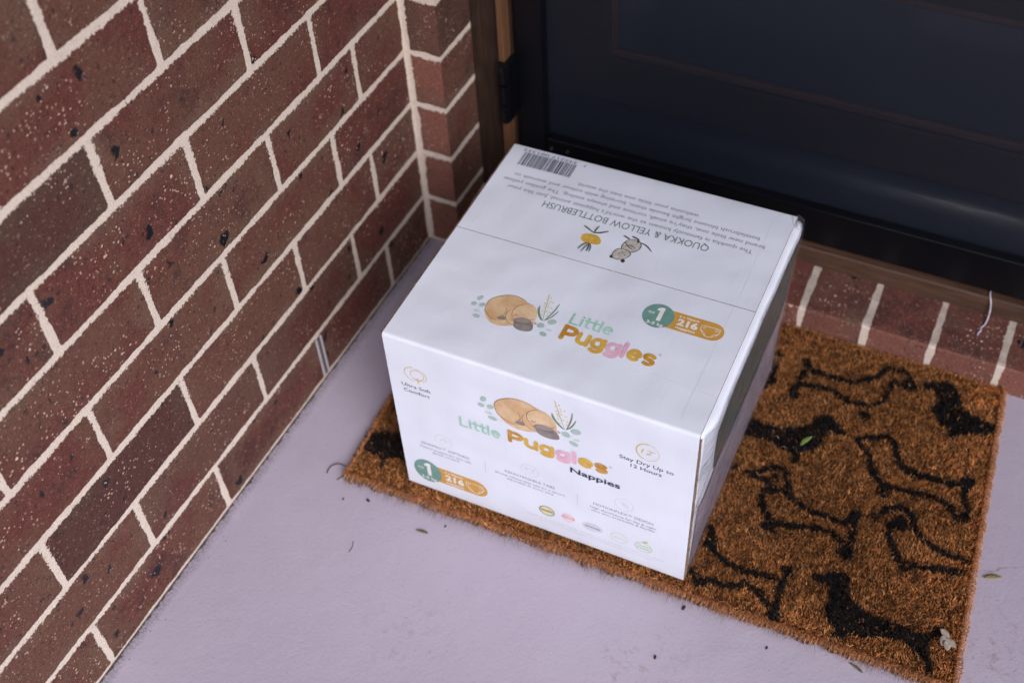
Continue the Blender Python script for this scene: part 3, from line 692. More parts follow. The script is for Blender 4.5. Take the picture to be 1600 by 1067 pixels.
for i in range(70):
    a = rb.random()*6.28; c = (158.5+rb.uniform(-6, 6), 228.5+rb.uniform(-3, 3)); l = rb.uniform(4, 9.5)
    P.line([c, (c[0]+math.cos(a)*l, c[1]+math.sin(a)*l*.8)], .55, rb.choice((I_YB, I_GOLD, I_YEL)), caps=False)
for i in range(1, 8): P.line(QB['b_leaf%d' % i], 2.3 if i < 4 else 1.7, I_GRN if i % 2 else I_DK, 2, taper=True)
P.build()
# faint score and tape lines
for l in ([(346.5, 15), (347.5, 120), (348, 187)], [(14, 200), (14, 240)], [(296, 60), (340, 58), (371, 56)], [(349, 205), (347, 340)]):
    P = Print('score_line', 'top', .0001); P.line(l, .42, I_SEAMT, caps=False); P.build()
# front small print
P = Print('printed_text', 'front')
P.text('Ultra Soft', 15.3, 53.3, 200.6, 6.0, I_NAVY, .006); P.text('Comfort', 17.1, 51.2, 190.6, 6.0, I_NAVY, .006); P.build(); P = Print('printed_text', 'front')
P.text('Stay Dry Up to', 286.0, 348.7, 201.8, 6.4, I_NAVY, .008); P.text('12 Hours', 299.4, 335.4, 191.8, 6.4, I_NAVY, .008); P.build()
for h, l1, l2, c, w0, w1, w2, y in (('SENSIPRO™ SOFTNESS', 'Natural proteins for ultra soft,', 'gentle comfort', 61.5, 66, 71, 37, 0), ('REFASTENABLE TABS', 'Strong refastenable tabs for a secure,', 'adjustable fit every time', 174.5, 65, 92, 61, 1.2), ('MOTIONFLEX™ DESIGN', 'High absorbency for day & night', 'ultra slim, breathable & flexible', 293, 74, 82, 79, -1.5)):
    P = Print('printed_text', 'front'); P.text(h, c-w0/2, c+w0/2, 94.5+y, 4.8, I_GREY); P.text(l1, c-w1/2, c+w1/2, 87.0+y, 3.6, I_GREY, .004); P.text(l2, c-w2/2, c+w2/2, 81.0+y, 3.6, I_GREY, .004); P.build()
P = Print('printed_text', 'front')
P.text('6 packs of 36 disposable nappies, 216 pieces. Keep bag away from babies and children', 168.5, 346.5, 24.2, 2.3, I_PALE); P.text('Store in a cool dry place away from direct sunlight and heat sources at all times', 184, 332, 18.6, 2.3, I_PALE); P.build()
for x in (115.6, 235.9): P = Print('divider_line', 'front'); P.line([(x, 79.5), (x, 103)], .5, I_PALE, caps=False); P.build()
P = Print('cotton_icon', 'front')
P.ring((35.5, 226.5), 14.2, 12.6, 1.0, I_LG, math.radians(95), math.radians(265)); P.ring((38.5, 227), 9.2, 8.4, .9, I_LG, math.radians(-60), math.radians(235)); P.ring((39.5, 227), 11.4, 10.6, .9, I_LG, math.radians(-60), math.radians(110))
P.line([(33.5, 219.5), (38.5, 216.5), (43.5, 219.8)], 1.6, I_LG, 1); P.line([(38.5, 216.8), (38.8, 212.8)], 1.6, I_LG); P.line([(37, 219), (38.5, 221), (40, 219)], 1.2, I_LG); P.build()
P = Print('hours_icon', 'front'); P.ring((318.2, 227), 13.8, 14.6, 1.5, I_LG, math.radians(85), math.radians(250)); P.ring((318.2, 227), 13.2, 14.0, .5, I_LG, math.radians(250), math.radians(440), n=40)
P.text('12', 310.2, 323.2, 223.2, 8.6, I_LG, .0, shear=.2); P.text('h', 324.2, 326.6, 228.6, 3.2, I_LG); P.build()
for cx, cy in ((61.2, 113.8), (175.4, 116), (293.6, 113.4)):
    P = Print('line_icon', 'front'); P.ring((cx, cy), 11.6, 11.6, .55, I_LINE); 
    if cx < 100: P.ring((cx+1, cy-1), 5.5, 4.6, .5, I_LINE, 0, 4.6); P.line([(cx-5, cy+2), (cx, cy+5), (cx+5, cy+3)], .5, I_LINE, 1); P.ring((cx+3, cy+1), 2, 2, .5, I_LINE)
    elif cx < 200: P.line([(cx-6, cy+4), (cx+6, cy+4), (cx+5, cy-1), (cx, cy-6), (cx-5, cy-1), (cx-6, cy+4)], .5, I_LINE); P.ring((cx-4, cy+2.5), 1.5, 1.5, .4, I_LINE); P.ring((cx+4, cy+2.5), 1.5, 1.5, .4, I_LINE)
    else: P.line([(cx-5, cy+5), (cx-2, cy-1), (cx+5, cy-5)], .5, I_LINE, 1); P.line([(cx-2, cy+6), (cx+1, cy), (cx+6, cy-2)], .5, I_LINE, 1); P.ring((cx+2, cy+2), 3, 3, .5, I_LINE)
    P.build()
def seal(c, rx, ry, fill, line, word, wcol, w=.9, extra=None):
    P = Print('round_seal', 'front')
    if fill: P.ell(c, rx, ry, fill)
    P.ring(c, rx, ry, w, line)
    if extra: extra(P)
    if word:
        for i, t in enumerate(word): P.text(t, c[0]-rx*.74, c[0]+rx*.74, c[1]-1.4+(len(word)-1)*2.4-i*5.2, 3.0, wcol, .02)
    P.build()
I_CREAM = ink('cream_ink', (.72,.70,.50)); I_PALEP = ink('pale_pink_ink', (.80,.66,.70)); I_PALEB = ink('pale_blue_ink', (.66,.66,.76))
seal((195.4, 43.8), 10.4, 9.6, I_CREAM, I_SEALG, ['Certified'], I_SEALG, 1.3, lambda P: P.put([(187.3, 42), (203.5, 42), (203.5, 46.2), (187.3, 46.2)], [(0,1,2,3)], I_GOLD))
seal((223.6, 45.4), 8.8, 8.6, I_PALEP, I_PALEP, ['Cruelty'], I_WHITE, .6, lambda P: P.put([(215.4, 43.2), (231.8, 43.2), (231.8, 47.6), (215.4, 47.6)], [(0,1,2,3)], I_SEALR))
seal((255.1, 43.6), 13.4, 8.4, I_PALEB, I_PALEB, ['dermatest'], I_BARB, .6)
seal((289.3, 41.4), 11.0, 9.8, None, I_LIME2, ['eco'], I_LIME2, .8)
seal((320.1, 40.0), 11.2, 9.6, None, I_LIME, ['TOXIN', 'FREE'], I_LIME, .9, lambda P: P.ell((322, 52.0), 3.6, 1.9, I_LIME, .5))
# right side: dark sage printed band and the crinkled clear film over it
def prof_x(z):
    for (a, z0), (c, z1) in zip(rp, rp[1:]):
        if z0 <= z <= z1: return a + (c-a)*(z-z0)/(z1-z0)
    return rp[0][0]
def strip(name, rows, mat, off, wob, seed, thick=.0003):
    vs = []; fs = []; n = 40
    for k in range(n+1):
        t = k/n
        for (y0, z0), (y1, z1) in rows:
            pass
    return None
def side_patch(name, poly_lo, poly_hi, mat, off, wob, seed, nu=48, nv=14):
    """sheet between a lower and an upper (s,h) line on the right panel, following its bulge"""
    def at(l, t):
        for (s0, h0), (s1, h1) in zip(l, l[1:]):
            if s0 <= t <= s1: return h0 + (h1-h0)*(t-s0)/(s1-s0)
        return l[0][1] if t < l[0][0] else l[-1][1]
    s0 = max(poly_lo[0][0], poly_hi[0][0]); s1 = min(poly_lo[-1][0], poly_hi[-1][0]); vs = []; fs = []
    for i in range(nu+1):
        s = s0 + (s1-s0)*i/nu; a, b = at(poly_lo, s), at(poly_hi, s)
        for j in range(nv+1):
            z = (a + (b-a)*j/nv)/1000; y = s/1000
            sd_ = 3; w0 = noise.noise(Vector((y*16+sd_, z*16, sd_)))*.0012 + noise.noise(Vector((y*50+sd_, z*40, sd_)))*.00042
            w = abs(noise.noise(Vector((y*14+seed, z*22, seed)))) + .5*abs(noise.noise(Vector((y*40+seed, z*55, 1.7*seed))))
            tp = min(1, max(0, (y - .0036) / .030)); tp = .12 + .88 * tp * tp * (3 - 2 * tp); px = prof_x(z)
            vs.append((BW + (px if px < 0 else px * tp) + w0 * tp + off + w*wob*(.3 + .7*tp), y, z))
    for i in range(nu):
        for j in range(nv): a = i*(nv+1)+j; fs.append((a, a+nv+1, a+nv+2, a+1))
    return mob(name, vs, fs, mat, box, smooth=True)
side_patch('printed_band', [(52, 215), (66, 140), (170, 138), (353, 138)], [(52, 232), (150, 257), (353, 259)], I_BAND, .0005, 0, 1)
def film_mat():
    b = NB('crinkled_clear_film'); co = b.co()
    h = b.m_('ADD', b.m_('MULTIPLY', b.noise(b.vm('MULTIPLY', co, (1, .6, 1)), 34, 3, .7, dist=1.2), .010), b.m_('MULTIPLY', b.noise(co, 120, 2, .5, dist=.8), .0012))
    nr = b.bump(h, 1., .8)
    g = b.n('BsdfGlossy', {'Color': (1, 1, 1, 1), 'Roughness': .16, 'Normal': nr}).outputs[0]
    milk = b.bsdf((.62, .56, .66), .35, nr)
    lw = b.n('LayerWeight', {'Blend': .35, 'Normal': nr}).outputs['Fresnel']
    m1 = b.n('MixShader', (.06, b.n('BsdfTransparent').outputs[0], milk)).outputs[0]
    return b.done(b.n('MixShader', (b.m_('MULTIPLY', lw, .55, clamp=True), m1, g)).outputs[0])
M_FILM = film_mat()
def milky_mat():
    b = NB('milky_film'); co = b.co()
    h = b.m_('MULTIPLY', b.noise(b.vm('MULTIPLY', co, (1, .5, 1)), 45, 3, .7, dist=1.), .008)
    return b.done(b.bsdf(b.mix(b.step(b.noise(co, 12, 3), .35, .7), (.30, .26, .34), (.44, .39, .47)), .28, b.bump(h, 1., .8)))
side_patch('plastic_film', [(6, 2), (120, 2), (358, 2)], [(6, 274), (200, 276), (358, 276)], M_FILM, .0020, .0050, 5)
side_patch('lower_wrap', [(20, 4), (350, 4)], [(20, 125), (66, 136), (350, 136)], milky_mat(), .0009, .0010, 8)
boxes('raw_edge', [(-.0026, -.0003, .003, BD - .003, BH - .0065, BH - .0008)], M_KRAFT, box, r=.0004)
def ragged_edge():
    vs = []; fs = []; n = 60
    for i in range(n+1):
        z = .004 + (BH-.012)*i/n; a = noise.noise(Vector((z*60, 3, 1)))*.0012; w = .0030 + noise.noise(Vector((z*90, 7, 1)))*.0012
        for k, (dy, dx) in enumerate(((0, 0), (.3, .0011), (.7, .0006), (1, .0013))): vs.append((BW + .0004 + dx + noise.noise(Vector((z*200, k, 2)))*.0004, .0026 + a + w*dy, z))
    for i in range(n):
        for k in range(3): q = i*4+k; fs.append((q, q+1, q+5, q+4))
    return mob('torn_edge', vs, fs, M_KRAFT, box, smooth=True)
ragged_edge()
v = [(BW-.001, BD-.020, BH+.0006), (BW+.006, BD-.018, BH-.006), (BW+.0095, BD-.004, BH-.011), (BW+.0075, BD+.004, BH-.008), (BW+.001, BD+.0025, BH-.001), (BW-.006, BD-.004, BH+.0006), (BW+.0075, BD+.001, BH-.030), (BW+.0085, BD-.016, BH-.028)]
mob('tape_tab', v, [(0, 1, 2, 5), (5, 2, 3, 4), (1, 7, 6, 2), (2, 6, 3)], M_FILM, box, smooth=True)
for s, z in ((8, 190), (7, 128)):     # little clear tape tabs over the corner joint
    v = [(BW + .0012, s/1000 - .007, z/1000), (BW + .0062, s/1000 + .016, z/1000 + .012), (BW + .0065, s/1000 + .016, z/1000 + .030), (BW + .0012, s/1000 - .007, z/1000 + .018)]
    mob('tape_tab', v, [(0, 1, 2, 3)], M_FILM, box)
# ================================================================ doormat
FILLS = [[(763, 13), (770, 19), (792, 30), (804, 26), (816, -3), (831, -13), (850, -19), (871, -16), (869, -29), (854, -42), (830, -52), (813, -66), (806, -48), (792, -44), (783, -25), (786, -11), (780, 8), (768, 4)], [(564, -140), (581, -134), (606, -136), (625, -127), (646, -114), (645, -100), (654, -90), (667, -91), (679, -100), (693, -114), (681, -118), (668, -115), (669, -129), (665, -147), (656, -157), (646, -165), (648, -182), (641, -185), (636, -172), (619, -167), (599, -162), (555, -169), (539, -149)], [(709, -333), (722, -330), (732, -318), (744, -314), (754, -319), (758, -341), (771, -351), (788, -356), (808, -355), (824, -356), (840, -357), (854, -353), (861, -341), (866, -349), (858, -359), (859, -377), (869, -397), (867, -402), (861, -402), (854, -388), (843, -384), (829, -375), (814, -376), (790, -385), (771, -391), (763, -402), (756, -393), (739, -381), (734, -355), (735, -341), (724, -338), (714, -341)], [(576, -355), (577, -333), (575, -313), (583, -317), (596, -349), (585, -347)], [(110, -379), (109, -360), (147, -346), (168, -339), (207, -366), (189, -378), (155, -391), (160, -405), (153, -404), (148, -392), (121, -389)]]
STROKES = [(3.5, [(606, -10), (616, -22), (642, -24), (673, -22), (694, -10), (706, 4), (714, 23), (735, 25), (749, 12), (755, 1), (739, -4), (726, 1), (724, -17), (722, -35), (709, -53), (682, -57), (655, -47), (636, -47), (624, -51), (612, -52), (604, -69), (612, -77)]), (3.5, [(612, -30), (608, -50)]), (3.5, [(706, -113), (719, -105), (740, -94), (753, -100), (760, -121), (771, -134), (792, -138), (814, -136), (834, -135), (852, -131)]), (3.5, [(709, -119), (722, -126), (732, -141), (736, -159), (750, -168), (763, -172)]), (3.5, [(559, -26), (573, -38), (577, -63), (567, -81)]), (3.5, [(729, -144), (743, -161), (756, -174), (757, -185), (762, -171), (779, -170), (811, -163), (825, -166), (841, -173), (852, -186), (861, -179), (859, -165), (849, -148), (848, -130), (830, -136), (805, -136), (777, -138), (763, -129)]), (3.5, [(594, -221), (609, -212), (620, -200), (635, -199), (645, -212), (647, -230), (662, -240), (681, -246), (703, -245), (726, -246), (733, -232)]), (3.5, [(737, -230), (738, -251), (741, -271), (745, -290), (736, -292), (734, -277), (718, -267), (703, -265), (688, -270), (667, -277), (650, -278), (649, -291), (638, -292), (640, -277), (626, -265), (620, -249), (620, -238), (632, -236), (641, -229)]), (3.5, [(604, -222), (625, -224), (632, -236)]), (3.5, [(756, -222), (768, -205), (785, -196), (797, -200), (807, -217), (818, -230), (833, -237), (852, -240), (869, -239)]), (3.5, [(869, -258), (852, -262), (835, -268), (814, -272), (806, -280), (786, -254), (780, -243), (778, -223), (792, -224), (800, -213)]), (3.5, [(587, -332), (594, -350), (612, -359), (635, -362), (656, -357), (672, -356)]), (3.5, [(578, -385), (592, -399), (602, -389), (622, -389), (643, -377), (661, -381), (672, -389), (687, -402), (684, -384), (681, -366), (683, -341)])]
BLOBS = [(7, (715, -335)), (6, (722, -333)), (5, (755, -398)), (6, (600, -224)), (6, (760, -222)), (9, (611, -11)), (9, (705, -70)), (8, (569, -13)), (9, (572, -219)), (9, (610, -73)), (9, (746, 4)), (11, (851, -123)), (10, (757, -181)), (10, (735, -229)), (10, (737, -286)), (9, (646, -287)), (11, (789, -216)), (9, (807, -276)), (10, (682, -340)), (9, (686, -405)), (9, (591, -396)), (10, (857, -179)), (8, (627, -212))]
MC = [Vector((.117, -.432)), Vector((.894, -.408)), Vector((.8625, .0485)), Vector((.088, .0480))]    # front-left, front-right, back-right, back-left
def mat_xy(u, v):
    return (MC[0][0]*(1-u)*(1-v)+MC[1][0]*u*(1-v)+MC[2][0]*u*v+MC[3][0]*(1-u)*v, MC[0][1]*(1-u)*(1-v)+MC[1][1]*u*(1-v)+MC[2][1]*u*v+MC[3][1]*(1-u)*v)
mat = empty('doormat', (.49, -.19, 0)); tag(mat, 'rectangular brown coir doormat printed with black sausage dogs, under the carton', 'doormat')
def coir_mat(name, dark=False):
    b = NB(name); co = b.co(); a = b.n('Attribute', attribute_name='tint').outputs['Color']
    return b.done(b.bsdf(a, .85, None, Specular_IOR_Level=.15))
M_FIB = coir_mat('coir_fibre')
def base_mat():
    b = NB('coir_backing'); co = b.co()
    c = b.mix(b.step(b.noise(co, 420, 4, .8), .35, .65), (.045, .02, .009), (.14, .062, .026))
    return b.done(b.bsdf(c, .95, b.bump(b.m_('MULTIPLY', b.noise(co, 400, 3), .004), 1.)))
M_BASE = base_mat()
# slab
n = 40; ring = []
for (a, c) in ((0, 1), (1, 2), (2, 3), (3, 0)):
    for i in range(n):
        p = MC[a].lerp(MC[c], i/n); nn = noise.noise(Vector((p.x*60, p.y*60, 3)))*.0015; cc = Vector((.49, -.19)); d = (p-cc).normalized(); ring.append(p + d*(nn-.002))
m = len(ring); vs = [(p.x, p.y, .0005) for p in ring] + [(p.x, p.y, .0085) for p in ring]
fs = [(i, (i+1) % m, m+(i+1) % m, m+i) for i in range(m)] + [tuple(range(m, 2*m)), tuple(range(m))[::-1]]
child(mob('backing', vs, fs, M_BASE), mat)

def inside(px, py, poly):
    r = np.zeros(len(px), bool); j = len(poly)-1
    for i in range(len(poly)):
        xi, yi = poly[i]; xj, yj = poly[j]
        if yi != yj:
            c = ((yi > py) != (yj > py)) & (px < (xj-xi)*(py-yi)/(yj-yi)+xi); r ^= c
        j = i
    return r
def segdist(px, py, a, c):
    ax, ay = a; bx, by = c; dx, dy = bx-ax, by-ay; t = np.clip(((px-ax)*dx+(py-ay)*dy)/(dx*dx+dy*dy+1e-9), 0, 1)
    return np.hypot(px-ax-t*dx, py-ay-t*dy)
def black_mask(x, y):      # metres
    px, py = x*1000 + RNG.normal(0, 1.1, len(x)) + (value_noise(x, y, 220, 31)-.5)*4, y*1000 + RNG.normal(0, 1.1, len(x)) + (value_noise(x, y, 220, 32)-.5)*4
    k = np.zeros(len(x), bool)
    for f in FILLS: k |= inside(px, py, f)
    for w, l in STROKES:
        for a, c in zip(l, l[1:]): k |= segdist(px, py, a, c) < w*1.25
    for r, c in BLOBS: k |= np.hypot(px-c[0], py-c[1]) < r*.85
    return k
def value_noise(x, y, s, seed):
    g = np.random.default_rng(seed).random((256, 256)); X = x*s+40; Y = y*s+40; i = np.floor(X).astype(int); j = np.floor(Y).astype(int); fx = X-i; fy = Y-j
    fx = fx*fx*(3-2*fx); fy = fy*fy*(3-2*fy); i %= 255; j %= 255
    return (g[i, j]*(1-fx)+g[i+1, j]*fx)*(1-fy)+(g[i, j+1]*(1-fx)+g[i+1, j+1]*fx)*fy
def fibres(name, x, y, z0, length, lean, az, width, col, curl=.3):
    """one bent blade (4 rings wide-thin) per entry"""
    n = len(x); ca, sa = np.cos(az), np.sin(az); t = np.array([0., .5, 1.])
    wa = RNG.uniform(0, math.pi, n); wx, wy = np.cos(wa), np.sin(wa)
    V = np.zeros((n, 5, 3), np.float32)
    for k, tt in enumerate(t):
        l = lean*(tt + curl*tt*tt); px = x+ca*np.sin(l)*length*tt; py = y+sa*np.sin(l)*length*tt; pz = z0+np.cos(l)*length*tt
        ww = width*(1, .85, .0)[k]/2
        if k < 2:
            V[:, 2*k] = np.stack([px-wx*ww, py-wy*ww, pz], 1); V[:, 2*k+1] = np.stack([px+wx*ww, py+wy*ww, pz], 1)
        else: V[:, 4] = np.stack([px, py, pz], 1)
    V[:, :, 2] = np.maximum(V[:, :, 2], .0004)
    idx = (np.arange(n)*5)[:, None]
    quads = (idx+np.array([[0, 1, 3, 2]])).ravel(); tris = (idx+np.array([[2, 3, 4]])).ravel()
    me = bpy.data.meshes.new(name); me.vertices.add(5*n); me.vertices.foreach_set('co', V.ravel())
    loops = np.concatenate([quads, tris]).astype(np.int32); me.loops.add(len(loops)); me.loops.foreach_set('vertex_index', loops)
    me.polygons.add(2*n); st = np.concatenate([np.arange(n)*4, 4*n+np.arange(n)*3]).astype(np.int32)
    me.polygons.foreach_set('loop_start', st); me.update(calc_edges=True)
    at = me.attributes.new('tint', 'FLOAT_COLOR', 'POINT'); cc = np.ones((n, 5, 4), np.float32); cc[:, :, :3] = col[:, None, :]
    at.data.foreach_set('color', cc.ravel()); me.materials.append(M_FIB)
    o = bpy.data.objects.new(name, me); o['kind'] = 'stuff'; COL.objects.link(o); return child(o, mat)
N = 230000
u = RNG.random(N); v = RNG.uniform(-.010, 1, N); X, Y = mat_xy(u, v); kf = v > -.012*value_noise(X, X*0, 55, 21); u, v, X, Y = u[kf], v[kf], X[kf], Y[kf]
ct, st_ = math.cos(.0142), math.sin(.0142); lx = (X-.20163)*ct+(Y+.41011)*st_; ly = -(X-.20163)*st_+(Y+.41011)*ct
keep = ~((lx > .006) & (lx < BW-.004) & (ly > .006) & (ly < BD-.006)); X, Y = X[keep], Y[keep]; u = u[keep]; v = v[keep]
lx = lx[keep]; ly = ly[keep]
nn = len(X); inbox = (lx > -.002) & (lx < BW+.002) & (ly > -.002) & (ly < BD+.002)
tuft = value_noise(X, Y, 160, 1); big = value_noise(X, Y, 18, 2)
h = .0066 + .0026*(tuft-.5) + RNG.normal(0, .0009, nn); h = np.where(inbox, .006, h); h = np.where((v > .985), h*.8, h)
lean = np.abs(RNG.normal(.26, .24, nn)); az = RNG.uniform(0, 6.283, nn)*.75 + value_noise(X, Y, 40, 5)*4
edge_ = np.clip(1-np.minimum(np.minimum(v, 1-u), u+.2)*9, 0, 1)
br = np.clip(RNG.normal(.95, .38, nn), .25, 2.4)*(.6+.8*tuft)*(.85+.3*big)*(1+.45*edge_)
c0 = np.array([.31, .115, .032]); c1 = np.array([.46, .225, .095]); k = RNG.random(nn)[:, None]**2
col = (c0*(1-k)+c1*k)*br[:, None]; bm_ = black_mask(X, Y) & (value_noise(X, Y, 330, 44) > .10) & (RNG.random(nn) < .988)
h = np.where(bm_, h*1.08, h)
col[bm_] = np.array([.010, .0105, .013])*br[bm_, None]
fibres('pile', X, Y, np.full(nn, .0082), h, lean, az, .00095, col)
# frayed edge fibres
def edge_fibres(name, a, c, out, n, zmin=.0015, zmax=.013, L=(.004, .013), gray=.5):
    t = RNG.random(n); x = MC[a].x+(MC[c].x-MC[a].x)*t; y = MC[a].y+(MC[c].y-MC[a].y)*t
    az = math.atan2(out[1], out[0])+RNG.normal(0, .75, n); ln = RNG.uniform(L[0], L[1], n)*(.6+.8*value_noise(x, y, 70, 8)); z = RNG.uniform(zmin, zmax, n)
    lean = RNG.uniform(.7, 1.75, n); b = np.clip(RNG.normal(1, .35, n), .3, 2)[:, None]; k = (RNG.random(n)[:, None] < gray)
    hi = (z > .009)[:, None]
    col = np.where(hi | ~k, np.array([.42, .17, .07]), np.array([.30, .20, .15]))*b
    fibres(name, x-out[0]*.003, y-out[1]*.003, z, ln, lean, az, .0009, col, .2)
edge_fibres('front_fringe', 0, 1, (.03, -1), 15000, L=(.003, .013)); edge_fibres('side_fringe', 1, 2, (1, .06), 9000, L=(.003, .007)); edge_fibres('side_fringe', 3, 0, (-1, -.06), 9000, L=(.003, .009)); edge_fibres('rear_fringe', 2, 3, (0, 1), 4000, L=(.002, .004))
# stray long hairs
e = 520; tt = RNG.random(e); fx = MC[0].x+(MC[1].x-MC[0].x)*tt; fy = MC[0].y+(MC[1].y-MC[0].y)*tt
fibres('stray_hairs', fx, fy-.003, RNG.uniform(.001, .010, e), RNG.uniform(.009, .022, e), RNG.uniform(1.0, 1.9, e), -1.57+RNG.normal(0, .8, e), .0005, np.full((e, 3), (.13, .07, .05))*RNG.uniform(.5, 1.6, (e, 1)), .3)
# loose pale fibres lying on the pile
e = 330; uu, vv = RNG.random(e), RNG.random(e); fx, fy = mat_xy(uu, vv)
l2x = (fx-.20163)*ct+(fy+.41011)*st_; l2y = -(fx-.20163)*st_+(fy+.41011)*ct; kk = ~((l2x > -.01) & (l2x < BW+.01) & (l2y > -.01) & (l2y < BD+.01)); fx, fy = fx[kk], fy[kk]; e = len(fx)
fibres('loose_fibres', fx, fy, np.full(e, .0155), RNG.uniform(.005, .012, e), RNG.uniform(1.25, 1.5, e), RNG.uniform(0, 6.28, e), .0006, np.full((e, 3), (.40, .22, .11))*RNG.uniform(.6, 1.5, (e, 1)), .1)
# twisted edge binding: coir yarn whipped round the front and side edges
def binding(name, a, c, pitch, rad, thick, zc, jitter, colr, seed):
    L = (MC[c]-MC[a]).length; turns = int(L/pitch); rnd = random.Random(seed); d = (MC[c]-MC[a]).normalized(); o = Vector((d.y, -d.x)); pts = []
    for i in range(turns*7):
        s = i/7*pitch; an = 2*math.pi*i/7; jz = noise.noise(Vector((s*55, seed, 0))); rr = rad*(1+.45*jz*jitter); p = MC[a]+d*(s+rnd.uniform(-1, 1)*.0006*jitter)+o*(math.cos(an)*rr*.8+.0004+jz*.0025*jitter)
        pts.append((p.x, p.y, max(thick*.9, zc+math.sin(an)*rr*.85)))
    v_, f_ = tube(pts, thick, 5); o_ = mob(name, v_, f_, M_FIB, smooth=True)
    at = o_.data.attributes.new('tint', 'FLOAT_COLOR', 'POINT'); cl = np.ones((len(v_), 4), np.float32)
    for i in range(len(v_)):
        q = .65+.75*random.Random(i//5//3+seed*999).random(); cl[i, :3] = np.array(colr)*q
    at.data.foreach_set('color', cl.ravel()); return child(o_, mat)
binding('edge_binding', 0, 1, .0057, .0050, .0012, .0060, 1.9, (.34, .20, .13), 1)
binding('edge_binding', 1, 2, .0060, .0058, .0013, .0078, .6, (.36, .165, .085), 2)
binding('edge_binding', 3, 0, .0068, .0052, .0013, .0062, 1.0, (.25, .14, .08), 3)

# ================================================================ small litter
def mat_simple(name, c, r=.7): return plain(name, c, r, .4, nscale=300, namp=.0006)
M_OLIVE = mat_simple('dried_olive_leaf', (.13, .11, .05)); M_GREEN = mat_simple('fresh_green_leaf', (.16, .23, .055)); M_YELL = mat_simple('yellowed_leaf', (.26, .20, .07)); M_PALE = mat_simple('papery_petal', (.38, .32, .28)); M_SEED = mat_simple('dark_seed', (.03, .022, .02)); M_HAIR = mat_simple('brown_fibre', (.10, .05, .035)); M_THREAD = mat_simple('white_thread', (.58, .52, .62), .6)
def leaf(name, x, y, z, L, Wd, ang, mat_, label, cat, curl=.15, group=None, tilt=.0):
    vs = []; fs = []; n = 10
    for i in range(n+1):
        t = i/n; w = Wd/2*math.sin(math.pi*min(1, (t*.94+.03)))**.8; a = (t-.5)*L; zz = .0012+curl*L*(t-.5)**2*2
        for s in (-1, 0, 1): vs.append((a, s*w+.08*L*math.sin(t*3), zz+abs(s)*w*.35))
    for i in range(n):
        for j in range(2): q = i*3+j; fs.append((q, q+3, q+4, q+1))
    o = mob(name, vs, fs, mat_, smooth=True); o.location = (x, y, z); o.rotation_euler = (0, tilt, ang)
    sm = o.modifiers.new('thickness', 'SOLIDIFY'); sm.thickness = .0004
    return tag(o, label, cat, group)
leaf('dried_leaf', .2485, -.4650, .0, .0165, .0040, .10, M_OLIVE, 'small olive dried leaf on bare floor in front of the mat, left of centre', 'leaf')
leaf('fallen_leaf', .648, -.148, .0165, .022, .0062, 1.1, M_GREEN, 'bright green leaf lying on a black dog of the doormat beside the carton', 'leaf')
leaf('dried_leaf', .906, -.243, .0, .021, .0055, .45, M_YELL, 'yellowed narrow leaf on the floor just right of the doormat', 'leaf')
leaf('dried_leaf', .790, -.4235, .0, .017, .0035, -.35, M_OLIVE, 'dark curled leaf sliver on the floor under the front right edge of the mat', 'leaf')
pt = empty('dried_petal', (.872, -.356, .0165), -.9); tag(pt, 'pale papery dried flower on the front right corner of the doormat', 'petal')
for i, (dx, dy, an, L) in enumerate(((-.006, .001, .1, .015), (.006, .002, .5, .014), (.001, -.005, -.6, .013), (.008, -.004, -.3, .012))):
    o = leaf('petal_lobe', dx, dy, .0006*i, L, .008, an, M_PALE, None, None, curl=.12); o.parent = pt
def grit():
    vs = []; fs = []; r_ = random.Random(5)
    def chip(x, y, z, q):
        b = len(vs); a = r_.random()*6.28
        for k in range(4):
            t = a+k*1.57+r_.uniform(-.4, .4); vs.append((x+math.cos(t)*q*r_.uniform(.5, 1), y+math.sin(t)*q*r_.uniform(.5, 1), z))
        vs.append((x, y, z+q*r_.uniform(.4, 1))); fs.extend([(b, b+1, b+4), (b+1, b+2, b+4), (b+2, b+3, b+4), (b+3, b, b+4)])
    for i in range(1900): chip(.0008+abs(r_.gauss(0, .008)), r_.uniform(-1.3, .01), .0001, r_.choice((.0003, .0004, .0006, .0010)))
    for i in range(260): chip(r_.uniform(.02, 1.1), r_.uniform(-.95, -.40), .0001, r_.choice((.00025, .0004, .0006)))
    for i in range(160): chip(r_.gauss(.93, .05), r_.gauss(-.33, .05), .0001, r_.choice((.0003, .0006)))
    b = NB('sandy_grit'); co = b.co(); m = b.done(b.bsdf(b.mix(b.step(b.noise(co, 300, 1), .4, .6), (.06, .045, .045), (.33, .26, .22)), .9))
    o = mob('grit', vs, fs, m); o['kind'] = 'stuff'; return o
grit()
rs = random.Random(11)
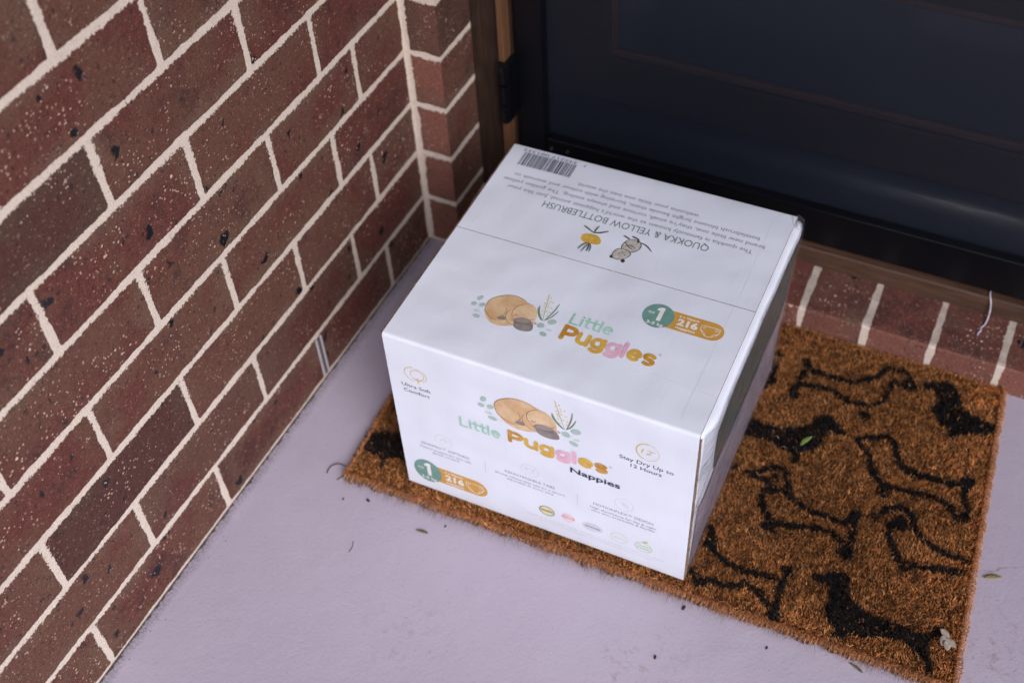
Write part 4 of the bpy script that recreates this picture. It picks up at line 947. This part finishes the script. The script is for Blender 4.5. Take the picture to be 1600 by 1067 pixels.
spots = [(.585, -.431, 'dark seed husk on the floor just below the near corner of the carton', .0052), (.577, -.504, 'dark crumb near the bottom centre of the photo', .0042), (.161, -.451, 'brown crumb on the floor left of the carton and off the mat corner', .0048), (.271, -.445, 'tiny speck right of the olive leaf on the floor', .003), (.690, -.440, 'dark crumb on the floor off the mat front edge', .0035), (.130, -.462, 'brown crumb next to another below the left mat corner', .0030), (.820, -.432, 'small husk at the bottom edge under the mat corner', .0035)]
for x, y, lb, r in spots:
    bm = bmesh.new(); bmesh.ops.create_icosphere(bm, subdivisions=2, radius=r/2)
    for q in bm.verts: q.co = Vector((q.co.x*1.4, q.co.y*.7, q.co.z*.55))*(1+.35*noise.noise(q.co*900+Vector((x*100, y*100, 0))))
    o = bobj('crumb', bm, M_SEED, None, True); o.location = (x, y, r*.17); o.rotation_euler = (0, 0, rs.random()*3)
    tag(o, lb, 'crumb', 'crumbs scattered on the porch floor')
def hair(name, pts, r, mat_, label, cat, group=None):
    P_ = [Vector(p) for p in pts]
    for _ in range(2):
        q = [P_[0]]
        for a, b in zip(P_, P_[1:]): q += [a*.75+b*.25, a*.25+b*.75]
        P_ = q+[P_[-1]]
    v_, f_ = tube(P_, r, 6); o = mob(name, v_, f_, mat_, smooth=True); return tag(o, label, cat, group)
hair('coir_strand', [(.089, -.436, .001), (.088, -.425, .002), (.096, -.417, .003), (.106, -.416, .001)], .0007, M_HAIR, 'curled brown strand lying off the left corner of the doormat', 'fibre')
hair('coir_strand', [(.107, -.440, .001), (.113, -.430, .002), (.120, -.423, .004)], .0006, M_HAIR, 'short straight brown strand poking from the left corner of the doormat', 'fibre')
hair('coir_strand', [(.175, -.512, .0008), (.179, -.520, .001), (.178, -.528, .0008)], .0004, M_HAIR, 'fine short hair on the open floor left of the carton front', 'fibre')
hair('thread', [(.8085, .150, .0905), (.8075, .1385, .0903), (.8085, .1295, .0900), (.8125, .1235, .0850), (.815, .1225, .070), (.8155, .1150, .0610), (.8135, .104, .0580), (.8095, .100, .0575), (.8120, .0945, .0568), (.8085, .0900, .0563), (.8092, .0860, .0560)], .0011, M_THREAD, 'loose white thread hanging over the timber threshold onto the brick step', 'thread')
